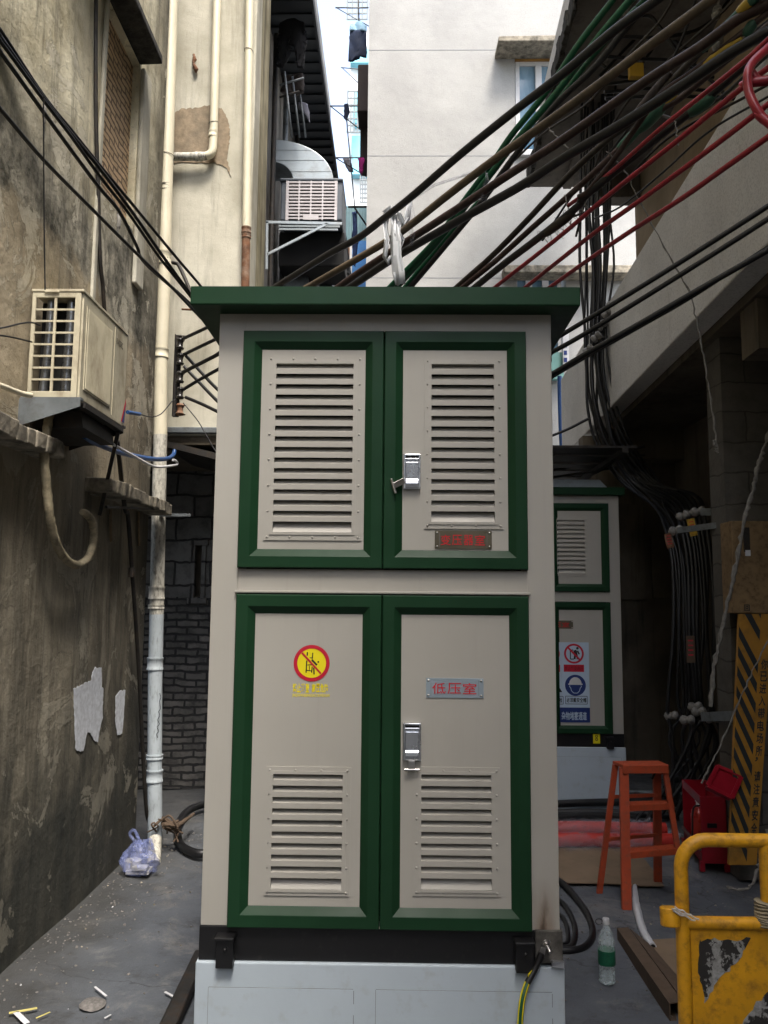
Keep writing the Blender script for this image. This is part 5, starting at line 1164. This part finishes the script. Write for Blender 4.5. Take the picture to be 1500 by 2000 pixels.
# plastic film tied round the cables
f = thing('plastic_film', W(772, 555, 5.35), 'torn white plastic film tied round the crossing cables above the roof', 'plastic film')
Yf_ = 5.35
def ribbon(pts, w0, w1, parent, mt, name, Y=Yf_, seed=1, tw=.0):
    rnd = random.Random(seed); P = [W(a, b, Y+rnd.uniform(-.03, .03)) for a, b in pts]; m = MB(); n_ = len(P); vs = []
    for i, p in enumerate(P):
        w_ = (w0+(w1-w0)*i/(n_-1))*rnd.uniform(.8, 1.2); t_ = (P[min(n_-1, i+1)]-P[max(0, i-1)]).normalized(); s_ = Vector((t_.z, 0, -t_.x)).normalized()
        for k in range(5): u = k/4-.5; vs.append(p+s_*w_*u+Vector((0, .02*math.cos(k*2.2+i), 0)))
    m.add(vs, [(i*5+k, i*5+k+1, i*5+k+6, i*5+k+5) for i in range(n_-1) for k in range(4)], 0, True)
    o = m.build(name, mt, parent); s2 = o.modifiers.new('s', 'SOLIDIFY'); s2.thickness = .003; return o
ribbon([(770,402),(768,420),(771,440),(773,470),(774,500),(778,530),(782,556)], .045, .085, f, M['film'], 'strip', seed=1)
ribbon([(755,420),(752,440),(756,470),(752,500),(757,512),(764,500)], .035, .03, f, M['film'], 'strip', seed=2)
ribbon([(750,416),(762,408),(778,418),(790,440),(795,425),(800,392)], .05, .03, f, M['film'], 'strip', seed=3)
ribbon([(798,386),(804,420),(800,445),(806,460),(803,478)], .05, .02, f, M['wrap'], 'strip', seed=4)
ribbon([(780,432),(776,455),(786,470),(778,490)], .06, .03, f, M['film'], 'strip', seed=5)
ribbon([(800,392),(850,362),(900,345),(950,328)], .02, .015, f, M['wrap'], 'strip', Y=5.1, seed=6)
f2 = thing('plastic_film', W(948, 375, 5.0), 'small scrap of white film caught on the green cables', 'plastic film')
ribbon([(950,338),(952,352),(948,366),(946,380),(940,395)], .015, .06, f2, M['wrap'], 'strip', Y=5.0, seed=7)
# hanging strings
def string(pts, Y, label, r_=.004, seed=1):
    rnd = random.Random(seed); P = []
    for i in range(len(pts)-1):
        for k in range(8): t_ = k/8; P.append(W(pts[i][0]*(1-t_)+pts[i+1][0]*t_, pts[i][1]*(1-t_)+pts[i+1][1]*t_, Y)+Vector((rnd.uniform(-.005,.005), rnd.uniform(-.005,.005), 0)))
    P.append(W(*pts[-1], Y)); m = MB(); m.tube(P, [r_*rnd.uniform(.6, 1.5) for _ in P], 6, smooth_path=False); return single('string', m, M['fibre'], label, 'string', 'frayed strings hanging from the cables')
string([(1185,295),(1222,335),(1245,385),(1290,470),(1350,575),(1365,650),(1378,720),(1390,790),(1402,885)], 4.4, 'long frayed string hanging down in front of the parapet')
string([(1402,885),(1398,880),(1394,860)], 4.4, 'small looped end of the long frayed string', .005)
string([(1318,235),(1322,265),(1325,285)], 3.9, 'short frayed tuft hanging from the cable beside the red lines')
string([(1103,380),(1112,420),(1118,448)], 4.9, 'frayed tuft on the dark cable just above the red lines')
string([(1065,240),(1075,255),(1110,290)], 4.9, 'thin pale string between the tan cable and the maroon cable')
m = MB(); rnd = random.Random(5)
for k in range(46):
    t_ = rnd.random(); p = W(1060+t_*80, 458-t_*66, 5.05-.3*t_); m.tube([p, p+Vector((rnd.uniform(-.04,.04), rnd.uniform(-.02,.02), rnd.uniform(-.06,.02))), p+Vector((rnd.uniform(-.05,.05), 0, rnd.uniform(-.10,.0)))], .0018, 4, sub=3)
single('frayed_wrapping', m, M['fibre'], 'tangle of frayed fibres wrapped on the rough black cable', 'wrapping')
# ================================================================ orange step ladder
ld = thing('step_ladder', WG(1255, 1750), 'orange-red folding step ladder standing on the concrete behind the yellow barrier', 'ladder')
FL, FR_, BL, BR_ = WG(1225,1783), WG(1342,1768), WG(1171,1748), WG(1286,1730)
ty = (FL.y+BR_.y)/2; tz = W(1250, 1492, ty).z
TFL, TFR = W(1219,1500,ty-.05), W(1299,1497,ty-.03); TBL, TBR = W(1203,1497,ty+.03), W(1284,1500,ty+.06)
for v in (TFL, TFR, TBL, TBR): v.z = tz-.012
for a, b, w_, d_ in ((FL, TFL, .052, .022), (FR_, TFR, .030, .020), (BL, TBL, .032, .020), (BR_, TBR, .046, .020)):
    m = MB(); m.bar(a, b, w_, .004, (1,.1,0)); m.bar(Vector(a)+Vector((-w_/2+.002, d_/2, 0)), Vector(b)+Vector((-w_/2+.002, d_/2, 0)), .004, d_, (1,.1,0)); m.bar(Vector(a)+Vector((w_/2-.002, d_/2, 0)), Vector(b)+Vector((w_/2-.002, d_/2, 0)), .004, d_, (1,.1,0))
    m.build('leg', M['orange'], ld, bevel=.002)
m = MB(); e = .014; m.prism([TFL+Vector((-e,-.02,.0)), TFR+Vector((e,-.02,.0)), TBR+Vector((e,.02,.0)), TBL+Vector((-e,.02,.0))], (0,0,.018)); m.prism([TFL+Vector((-e,-.022,-.03)), TFR+Vector((e,-.022,-.03)), TFR+Vector((e,-.022,.016)), TFL+Vector((-e,-.022,.016))], (0,.003,0)); m.build('top_step', M['orange'], ld, bevel=.006)
def at_h(a, b, z): t_ = (z-a.z)/(b.z-a.z); return Vector(a).lerp(b, t_)
for z in (W(1240,1672,FL.y+.02).z, W(1235,1580,FL.y+.06).z):
    a, b = at_h(FL, TFL, z), at_h(FR_, TFR, z); dv = Vector((.02, .085, 0))
    m = MB(); m.prism([a+Vector((.024,-.004,0)), b+Vector((-.012,-.004,0)), b+dv+Vector((-.02,0,0)), a+dv], (0,0,.006)); m.prism([a+Vector((.024,-.006,-.028)), b+Vector((-.012,-.006,-.028)), b+Vector((-.012,-.006,.006)), a+Vector((.024,-.006,.006))], (0,.003,0))
    m.build('step', M['orange'], ld, bevel=.002)
    a, b = at_h(BL, TBL, z+.02), at_h(BR_, TBR, z+.02); m = MB(); m.bar(a, b, .022, .006, (0,0,1)); m.build('cross_bar', M['orange'], ld, bevel=.002)
m = MB(); a = at_h(FR_, TFR, tz-.06)+Vector((-.005, .01, 0)); m.tube([a, a+Vector((-.03, .03, .03)), a+Vector((-.06, .05, -.03))], .006, 6); m.build('hinge_stay', M['dark_iron'], ld)

# ================================================================ fire extinguisher cabinet
A, B_, C_ = WG(1372,1702), WG(1421,1703), WG(1337,1655)
ht = W(1372, 1556, A.y).z; fx = thing('extinguisher_box', A, 'red metal extinguisher box with its side open, beside the hazard-striped board', 'fire extinguisher box')
ux, uy = (B_-A), (C_-A); D_ = A+ux+uy; th = .006
def wallp(m, p, q_, z0, z1, t=.006):
    n_ = (q_-p).cross(Vector((0,0,1))).normalized()*t; m.prism([p+Vector((0,0,z0)), q_+Vector((0,0,z0)), q_+Vector((0,0,z1)), p+Vector((0,0,z1))], n_)
m = MB(); wallp(m, A, B_, .05, ht); wallp(m, B_, D_, .05, ht); wallp(m, D_, C_, .05, ht)
wallp(m, A, C_, .05, ht*.24); wallp(m, A, C_, ht*.88, ht)
m.prism([A+Vector((0,0,.05)), B_+Vector((0,0,.05)), D_+Vector((0,0,.05)), C_+Vector((0,0,.05))], (0,0,.006))
for p in (A, B_, C_, D_): m.box(p.x-.015, p.x+.015, p.y-.01, p.y+.02, 0, .06)
m.build('housing', M['red_box'], fx, bevel=.004)
m = MB(); c_ = A.lerp(B_, .42)+Vector((0,-.008,ht*.62)); m.box(c_.x-.03, c_.x+.03, c_.y-.006, c_.y, c_.z-.014, c_.z+.014); m.build('latch', M['black_paint'], fx)
m = MB(); p, q_ = A+Vector((-.01,-.006,ht*.30)), C_+Vector((-.01,-.006,ht*.30)); m.bar(p, q_, .012, .02); m.build('opening_rim', M['steel'], fx)
m = MB(); lid = [W(1400,1498,5.02), W(1447,1517,5.02), W(1428,1560,4.90), W(1380,1536,4.90)]; nn = (lid[1]-lid[0]).cross(lid[3]-lid[0]).normalized()*.028
if nn.y < 0: nn = -nn
m.prism(lid, nn)
for i in range(4): a, b = lid[i], lid[(i+1) % 4]; m.bar(a-nn*.3, b-nn*.3, .010, .026, nn)
m.build('open_lid', M['red_box'], fx, bevel=.003)
ex = thing('fire_extinguisher', (A+C_)/2+ux*.35+Vector((0,0,.06)), 'small red fire extinguisher standing inside the open red box', 'fire extinguisher')
c_ = (A+C_)/2+ux*.30+Vector((0,0,.06)); hb = ht*.50
m = MB(); m.lathe([(.045,0),(.052,.01),(.052,hb),(.045,hb+.025),(.02,hb+.045),(.016,hb+.05)], c_, n=18); m.build('cylinder', M['red_pipe'], ex)
m = MB(); m.lathe([(.016,0),(.016,.03),(.01,.035)], c_+Vector((0,0,hb+.05)), n=10); m.bar(c_+Vector((-.02,0,hb+.09)), c_+Vector((.05,0,hb+.075)), .016, .008); m.build('valve', M['chrome'], ex)
m = MB(); m.tube([c_+Vector((0,-.02,hb+.06)), c_+Vector((-.05,-.04,hb+.04)), c_+Vector((-.058,-.03,hb*.4))], .006, 7); m.build('hose', M['cable'], ex)

# ================================================================ hazard board leaning at the pier
hbY = 5.12
hz = thing('hazard_board', WG(1458, 1690), 'tall yellow and black striped warning board with vertical Chinese writing, leaning on the pier', 'warning board')
quad = [W(1444,1199,hbY), W(1512,1199,hbY), W(1478,1690,4.95), W(1424,1690,4.95)]
m = MB(); m.prism(quad, (0, .03, 0)); bd = m.build('board', M['board_yellow'], hz, bevel=.003)
def bq(u, v, off=.003):      # u across 0..1, v down 0..1
    a = quad[0].lerp(quad[1], u); b = quad[3].lerp(quad[2], u); p = a.lerp(b, v); p.y -= off; return p
m = MB()
for k in range(-1, 14):
    v0 = k*.082-.03
    def cp(u, v): return (u, v)
    pts = [(0.0, v0), (.62, v0+.155), (.62, v0+.197), (0.0, v0+.042)]
    pts = [(u, v) for u, v in pts]
    if min(v for _, v in pts) < 0 or max(v for _, v in pts) > .99:
        continue
    m.add([bq(u, v) for u, v in pts], [(0,1,2,3)], 0)
m.add([bq(.15, 0), bq(.34, 0), bq(.62, .07), bq(.62, .112)], [(0,1,2,3)], 0); m.add([bq(.55, 0), bq(.62, 0), bq(.62, .02)], [(0,1,2)], 0)
txt = '你已进入带电场所，请注意安全'; n_ = len(txt)
for i, ch in enumerate(txt):
    v0 = .19+i*.0500; sc = .72 if ch != '，' else .3
    o_ = bq(.70, v0+.042*(sc if sc < .5 else 1), .004); ux_ = (bq(.70+.24*sc, v0+.042, .004)-bq(.70, v0+.042, .004)); uz_ = bq(.70, v0, .004)-bq(.70, v0+.042*sc/.72, .004)
    put_text(m, ch, o_, ux_*1.25, uz_, 0, .02)
m.build('markings', M['board_black'], bd)
m = MB(); p, p2 = W(1408,1022,5.28), W(1497,1198,5.28); m.box(p.x, p2.x+.3, 5.12, 5.298, p2.z, p.z); ob2 = thing('ochre_cabinet', (p.x, 5.28, p2.z), 'rusty ochre metal wall cabinet above the hazard board', 'wall cabinet'); m.build('body', M['ochre_box'], ob2, bevel=.006)
m = MB(); a = W(1461,1080,5.11); m.box(a.x-.015, a.x+.015, 5.108, 5.119, a.z-.018, a.z+.018); m.build('latch', M['paper_w'], ob2)
m = MB(); a, b = W(1452,1030,5.11), W(1466,1078,5.11); m.box(a.x, b.x, 5.112, 5.119, b.z, a.z); m.build('dark_stripe', M['dark_iron'], ob2)
m = MB(); a = W(1459,1187,5.11); m.box(a.x-.022, a.x+.022, 5.112, 5.119, a.z-.028, a.z+.028, 0); put_text(m, '回', (a.x-.017, 5.110, a.z-.02), (.034,0,0), (0,0,.04), 1, .03); m.build('marking', [M['ochre_box'], M['board_black']], ob2)

# strut bars and insulators holding the bundle
def strut(a, b, Y, w_, mt, label):
    m = MB(); m.bar(W(*a, Y), W(*b, Y-.5), w_, .02, (0,0,1)); return single('strut_bar', m, mt, label, 'bar', 'steel struts on the recess pier')
strut((1370,1000), (1510,998), 5.9, .05, M['galv'], 'upper grey strut bar reaching from the pier to the yellow tag')
strut((1325,1036), (1415,1024), 5.9, .04, M['galv'], 'lower grey strut bar beside the ochre wall cabinet')
strut((1372,1400), (1432,1398), 5.75, .06, M['galv'], 'short grey strut near the floor left of the hazard board')
for i, (a, Yq) in enumerate((((1364,999),6.0), ((1321,1036),6.1), ((1348,1003),6.2), ((1335,1008),6.2), ((1392,1403),6.0), ((1343,1406),6.1), ((1358,1380),6.3), ((1366,1390),6.2), ((1312,1398),6.4))):
    m = MB(); c_ = W(*a, Yq); m.lathe([(.006,-.05),(.028,-.045),(.036,-.03),(.03,-.01),(.022,0),(.03,.012),(.036,.03),(.028,.045),(.006,.05)], c_, (.8,-.6,.15), 14); m.lathe([(.010,-.058),(.010,-.044)], c_, (.8,-.6,.15), 8)
    single('spool_insulator', m, M['porcelain'], ['upper right spool insulator beside the yellow tag', 'spool insulator beside the dark red tag', 'middle spool of the upper insulator row', 'left spool of the upper insulator row', 'lower spool insulator touching the hazard board side', 'lower spool insulator left of the cables', 'topmost of the lower spool insulators', 'lower spool insulator half behind cables', 'leftmost lower spool insulator'][i], 'insulator', 'spool insulators in the recess')
def tagp(px, py, w_, h_, Y, mt, label, rot=.2):
    c_ = W(px, py, Y); m = MB(); ax = Vector((math.cos(rot), 0, math.sin(rot))); az = Vector((-math.sin(rot), 0, math.cos(rot)))
    m.prism([c_+ax*(-w_/2)+az*(-h_/2), c_+ax*(w_/2)+az*(-h_/2), c_+ax*(w_/2)+az*(h_/2), c_+ax*(-w_/2)+az*(h_/2)], (0,.003,0), 0)
    for k in range(4): z_ = h_*.3-k*h_*.18; m.prism([c_+ax*(-w_*.3)+az*z_, c_+ax*(w_*.3)+az*z_, c_+ax*(w_*.3)+az*(z_+h_*.05), c_+ax*(-w_*.3)+az*(z_+h_*.05)], (0,-.001,0), 1)
    single('cable_tag', m, [mt, M['sign_red']], label, 'tag', 'tags on the cables')
tagp(1352, 1030, .055, .125, 5.9, M['tag'], 'bright yellow tag hanging on the cables in the recess')
tagp(1307, 1056, .055, .11, 6.1, M['rust'], 'dark reddish tag hanging on the cables in the recess')
tagp(1349, 1268, .06, .19, 6.0, M['cardboard_dark'], 'dim brown tag low on the cables in the recess', 0)
string([(1510,820),(1490,880),(1478,920),(1470,960),(1455,1010),(1440,1090),(1425,1160),(1410,1230),(1395,1300),(1388,1380)], 4.9, 'thick frayed rope slanting down in front of the ochre cabinet', .011)
string([(1505,1240),(1470,1310),(1435,1390),(1400,1470),(1370,1530)], 4.85, 'thin dark cord slanting across the hazard board', .004)
string([(1500,1620),(1484,1680),(1474,1720),(1460,1736),(1440,1738),(1420,1732)], 4.2, 'pale cord curling down to the ground behind the barrier', .006)
m = MB(); p = W(1410,900,6.4)
for k in range(22): m.lathe([(.035,0),(.06,.012),(.035,.024)], (p.x, p.y, p.z+.024*k*1.0), n=12)
single('corrugated_conduit', m, M['dark_iron'], 'dark ribbed conduit hanging in the recess gloom near the rope', 'conduit')

# ================================================================ ground objects on the right
ct = thing('cardboard_box', WG(1265, 1910), 'long flattened cardboard carton lying open-ended beside the water bottle', 'cardboard box')
p0, p1 = WG(1206,1842), WG(1308,1995); ax = (p1-p0).normalized(); sd = Vector((0,0,1)).cross(ax).normalized()
if sd.x < 0: sd = -sd
w_, h_ = .055, .07
m = MB(); 
for (o_, u_, v_, L_) in ((Vector((0,0,0)), sd*w_, None, 0),):
    t_ = .004; P_ = lambda s_, a_, b_: p0.lerp(p1, s_)+sd*a_+Vector((0,0,b_))
    for (a1, b1, a2, b2) in ((0,.003,0,h_), (0,h_,w_,h_*1.1), (w_,h_*1.1,w_,.003), (0,.003,w_,.003)):
        n_ = Vector((0,0,0))+sd*(-(b2-b1))+Vector((0,0,(a2-a1)))
        n_ = n_.normalized()*-t_ if n_.length > 0 else n_
        m.prism([P_(0,a1,b1), P_(1,a1,b1), P_(1,a2,b2), P_(0,a2,b2)], n_)
m.prism([P_(.02,w_+.004,h_*1.05), P_(.93,w_+.004,h_*1.05), P_(1.0,w_+.13,.012), P_(.12,w_+.10,.012)], (0,0,.004))
m.build('carton', M['cardboard_dark'], ct, bevel=.001)
def gpoly(pts, z, th, mt, name, label, cat, bend=.0):
    m = MB(); m.prism([WG(a, b)+Vector((0,0,z+bend*(i % 2))) for i, (a, b) in enumerate(pts)], (0,0,th)); return single(name, m, mt, label, cat)
gpoly([(1075,1662),(1232,1660),(1262,1688),(1297,1738),(1240,1737),(1190,1733),(1075,1731)], .018, .005, M['cardboard'], 'cardboard_sheet', 'flat tan cardboard sheet on the ground under the ladder legs', 'cardboard')
gpoly([(1255,1845),(1330,1840),(1345,1880),(1345,1990),(1318,1960),(1290,1905)], .016, .005, M['cardboard'], 'cardboard_sheet', 'brown cardboard sheet on the ground between carton and barrier post', 'cardboard')
def ground_tube(pts, r_, mt, name, label, cat, group=None, n=10, z0=None, rough=0):
    m = MB(); m.tube([WG(a, b)+Vector((0,0,(z0 or r_)+.012)) for a, b in pts], r_, n)
    if rough: m.rough(rough, 2)
    return single(name, m, mt, label, cat, group)
GH = 'hoses and pipes on the ground at right'
t = thing('red_tube_roll', WG(1200, 1660), 'red-orange plastic tubes wrapped in clear film lying behind the ladder', 'plastic tube')
rt = .048
for (ya, yb, xa, xb, r_) in ((1660, 1662, 1060, 1322, rt), (1638, 1640, 1060, 1300, rt*1.05), (1655, 1657, 1060, 1290, .02)):
    a, b = WG(xa, ya), WG(xb, yb); a.z = b.z = r_+.02 if r_ > .03 else .02
    m = MB(); m.tube([a, a.lerp(b, .3)+Vector((0,0,.004)), a.lerp(b, .7), b], r_, 18); m.build('tube', M['red_pipe'], t)
rnd = random.Random(9); m = MB(); vs = []; nx, ny = 60, 16
a, b = WG(1060, 1668), WG(1285, 1668); a2 = WG(1060, 1600)
for j in range(ny+1):
    v = j/ny
    for i in range(nx+1):
        u = i/nx; p = a.lerp(b, u); p.y += v*.42-.02; z = .03+.10*math.sin(math.pi*min(1, v*1.15))**.5 + (.05 if .35 < v < .6 else 0)
        vs.append((p.x, p.y+rnd.uniform(-.004,.004), z+rnd.uniform(-.005,.007)+.008*math.sin(u*46+v*14)+.006*math.sin(u*19-v*25)))
m.add(vs, [(j*(nx+1)+i, j*(nx+1)+i+1, (j+1)*(nx+1)+i+1, (j+1)*(nx+1)+i) for j in range(ny) for i in range(nx)], 0, True); m.build('wrapping_film', M['wrap'], t)
for i, (y1_, y2_, x2_, r_) in enumerate(((1574,1572,1300,.035), (1586,1584,1335,.03), (1598,1604,1325,.03), (1560,1566,1335,.022), (1610,1606,1240,.03))):
    a, b = WG(1060, y1_), WG(x2_, y2_); a.z = b.z = .04+.02*(i % 2); m = MB(); m.tube([a, a.lerp(b, .5)+Vector((0,.02,.01)), b], r_, 10)
    single('black_pipe', m, M['cable'] if i != 3 else M['galv'], ['first', 'second', 'third', 'slim grey', 'short'][i]+' of the long dark pipes lying in front of the far cabinet base', 'pipe', GH)
m = MB(); m.tube([WG(1300,1580)+Vector((0,0,.05)), WG(1322,1570)+Vector((0,0,.06)), WG(1332,1540)+Vector((0,0,.08)), WG(1320,1535)+Vector((0,0,.05))], .024, 10); single('black_pipe', m, M['cable'], 'dark pipe end curling up behind the ladder', 'pipe', GH)
def bagmesh(c_, sx_, sy_, sz_, seed, name, label):
    rnd = random.Random(seed); m = MB(); nu, nv = 20, 9; vs = []
    for j in range(nv+1):
        t_ = j/nv; rad = math.sin(math.pi*(.12+.83*t_))
        for i in range(nu):
            an = 2*math.pi*i/nu; w_ = 1+rnd.uniform(-.14, .14); vs.append((c_.x+sx_*rad*w_*math.cos(an), c_.y+sy_*rad*w_*math.sin(an), c_.z+.01+sz_*t_+rnd.uniform(-.01,.01)))
    m.add(vs, [(j*nu+i, j*nu+(i+1) % nu, (j+1)*nu+(i+1) % nu, (j+1)*nu+i) for j in range(nv) for i in range(nu)], 0, False)
    return single(name, m, M['wrap'], label, 'bag')
bagmesh(WG(1160,1572), .11, .09, .12, 3, 'plastic_bag', 'crumpled clear plastic bag before the base of the far cabinet')
bagmesh(WG(1312,1640), .07, .06, .06, 4, 'plastic_bag', 'small crumpled clear bag between the ladder and the red box')
ground_tube([(1080,1722),(1102,1737),(1130,1770),(1150,1802),(1158,1835),(1146,1858),(1120,1868),(1075,1868)], .017, M['cable'], 'rubber_hose', 'outer black rubber hose curving out beside the near cabinet', 'hose', GH)
ground_tube([(1080,1760),(1100,1775),(1116,1800),(1124,1830),(1116,1858),(1090,1864)], .014, M['cable'], 'rubber_hose', 'middle black rubber hose curving out beside the near cabinet', 'hose', GH)
ground_tube([(1080,1790),(1098,1800),(1108,1822),(1108,1850),(1090,1858)], .012, M['cable'], 'rubber_hose', 'innermost black rubber hose beside the near cabinet', 'hose', GH)
wp = thing('white_plastic_tube', WG(1255, 1800), 'peeling white plastic tube lying on the concrete between the bottle and the barrier', 'tube')
m = MB(); P_ = [WG(a, b)+Vector((0,0,.022)) for a, b in ((1240,1738),(1243,1775),(1252,1815),(1262,1838),(1275,1858))]; m.tube(P_, [.012,.020,.021,.019,.018], 12); m.rough(.0015, 4); m.build('tube', M['film'], wp)
d_ = (P_[-1]-P_[-2]).normalized(); m = MB(); m.lathe([(.0188,0),(.0188,.004),(.013,.005),(.013,.001)], P_[-1], d_, 14); m.build('tube_end', M['paper_w'], wp); m = MB(); m.lathe([(.0125,0),(.0125,.0045)], P_[-1]+d_*.001, d_, 12); m.build('tube_bore', M['void'], wp)
# bottle
bt = thing('water_bottle', WG(1186, 1926), 'clear plastic water bottle with green label and white cap on the concrete', 'bottle')
c_ = WG(1186, 1924); c_.z = .010; Hh = W(1182, 1793, c_.y).z-c_.z; k = Hh/.235; rr_ = .0375
prof = [(.010,0),(.030,.0),(rr_,.006)]+[(rr_*(1-.06*(i % 2)), .012+.009*i) for i in range(6)]+[(rr_,.068),(rr_,.125)]+[(rr_*(1-.05*(i % 2)), .130+.009*i) for i in range(4)]+[(.034,.168),(.026,.188),(.015,.206),(.0125,.212),(.0125,.222)]
m = MB(); m.lathe([(a, b*k) for a, b in prof], c_, n=28); m.build('shell', M['bottle'], bt)
m = MB(); m.lathe([(rr_*.94,.004*k),(rr_*.94,.055*k)], c_, n=24); m.build('water', M['bottle'], bt)
m = MB(); m.lathe([(rr_+.0006,.070*k),(rr_+.0008,.071*k),(rr_+.0008,.121*k),(rr_+.0006,.122*k)], c_, n=28); m.build('label', M['label'], bt)
m = MB(); m.lathe([(.0150,.214*k),(.0152,.216*k),(.0152,.233*k),(.0135,.235*k)], c_, n=20); m.build('cap', M['white_plastic'], bt)
m = MB(); p = W(1170,1800,c_.y); m.tube([p+Vector((.016*math.cos(i*.63), 0, .012*math.sin(i*.63))) for i in range(10)], .002, 5); m.build('cap_ring', M['cable'], bt)

# ================================================================ yellow barrier
BYy = 2.2
yb = thing('safety_barrier', W(1340, 2000, BYy)+Vector((0,0,-.16)), 'yellow tubular steel barrier with peeling black chevrons, cut by the right edge', 'barrier')
c1_ = W(1334, 1700, BYy); zt = W(1420, 1641, BYy).z; zm = W(1420, 1803, BYy).z; xp = W(1333, 1800, BYy).x; xq = W(1497, 1720, BYy).x; rT = .0175; zb = .25; xe = xp+1.15
def yv(x, z, dy=0): return Vector((x, BYy+dy, z))
rc_ = .068
arcp = [yv(xp+rc_-rc_*math.cos(t_), zt-rc_+rc_*math.sin(t_)) for t_ in [math.pi/2*i/6 for i in range(7)]]
arcq = [yv(xe-rc_+rc_*math.sin(t_), zt-rc_+rc_*math.cos(t_)) for t_ in [math.pi/2*i/6 for i in range(7)]]
m = MB(); m.tube([yv(xp, .03)]+[yv(xp, z_) for z_ in (.4, .7)]+arcp+arcq+[yv(xe, .7), yv(xe, .03)], rT, 20, smooth_path=False); m.build('frame_tube', M['barrier_yellow'], yb)
m = MB(); m.tube([yv(xp, zm), yv(xe, zm)], rT*.92, 18, smooth_path=False); m.build('mid_rail', M['barrier_yellow'], yb)
m = MB(); m.tube([yv(xp, zb), yv(xe, zb)], rT*.92, 18, smooth_path=False); m.build('bottom_rail', M['barrier_yellow'], yb)
for xx in (xq, xq+.36, xq+.72): m = MB(); m.tube([yv(xx, zm), yv(xx, zt)], rT*.92, 18, smooth_path=False); m.build('upright', M['barrier_yellow'], yb)
m = MB(); m.box(xp+.018, xe-.018, BYy-.004, BYy+.004, zb+.01, zm-.015); pn = m.build('panel', M['barrier_yellow'], yb, bevel=.001)
m = MB(); m.lathe([(.024,-.022),(.026,-.020),(.026,.020),(.024,.022)], yv(xp-.030, W(1313,1790,BYy).z), (0,.15,1), 16); m.build('hinge_stub', M['barrier_yellow'], yb, bevel=.001)
def irr(pts, off, seed, jit=.0045, step=.010):
    rnd = random.Random(seed); P = [W(a, b, BYy-off) for a, b in pts]; out = []
    for i in range(len(P)):
        p, q_ = P[i], P[(i+1) % len(P)]; n_ = max(1, int((q_-p).length/step))
        for k in range(n_): out.append(p.lerp(q_, k/n_)+Vector((rnd.uniform(-jit,jit), 0, rnd.uniform(-jit,jit))))
    return out
for i, pts in enumerate((((1364,1838),(1395,1832),(1420,1838),(1466,1832),(1455,1852),(1440,1880),(1410,1905),(1390,1935),(1377,1958),(1368,1925),(1362,1880)), ((1500,1938),(1480,1958),(1455,1985),(1440,2030),(1540,2030),(1560,1900)))):
    m = MB(); m.prism(irr(pts, .0045, i+2), (0, -.0012, 0)); m.build('chevron', M['peel'], pn)
m = MB()
for k, (a, b) in enumerate((((1312,1775),(1365,1795)), ((1315,1780),(1358,1798)), ((1318,1772),(1350,1788)))):
    P_ = [W(a[0]+(b[0]-a[0])*i/6, a[1]+(b[1]-a[1])*i/6, BYy-.026) for i in range(7)]; m.tube([p+Vector((0, 0, .002*math.sin(i*2+k))) for i, p in enumerate(P_)], .0024, 6)
single('twine_tie', m, M['twine'], 'white twine tied round the left post of the yellow barrier', 'twine')
m = MB(); p = W(1494, 1785, BYy)
for k in range(9): m.lathe([(.024,0),(.026,.003),(.024,.006)], (p.x, BYy, p.z-.03+.007*k), (.1*math.sin(k),.1*math.cos(k),1), 16)
single('rope_wrap', m, M['hose_wrap'], 'brown cord wound round the second upright of the yellow barrier', 'rope')
# background glimpses right of the cabinet
m = MB(); p, p2 = W(1060,690,10.9), W(1100,742,10.9); m.box(p.x, p2.x, 10.85, 10.95, p2.z, p.z); mp = thing('mint_window', (p.x, 10.9, p2.z), 'mint green window panel seen just right of the cabinet edge', 'window'); m.build('panel', M['mint'], mp)
m = MB(); q1, q2_ = W(1099,640,10.8), W(1112,712,10.8); m.box(q1.x, q2_.x, 10.80, 10.9, q2_.z, q1.z, 0)
for k in range(3): m.box(q1.x+.01, q2_.x-.03, 10.795, 10.80, q1.z-.28-.1*k, q1.z-.22-.1*k, 1)
m.build('frame', [M['win_frame'], M['sign_blue']], mp)
m = MB(); m.tube([W(1093,735,10.3), W(1094,800,10.3), W(1098,895,10.3)], .03, 10); single('blue_pipe', m, M['blue_pipe'], 'faded blue pipe against the far wall right of the cabinet', 'pipe')
m = MB()
for k in range(3): a, b = W(1078, 905+k*14, 7.9), W(1260, 872+k*16, 7.6); m.bar(a, b, .02, .015)
single('roof_rails', m, M['dark_iron'], 'thin dark rails crossing above the far cabinet roof', 'rail')

for o in list(bpy.data.objects):
    if '_w' in o: del o['_w']
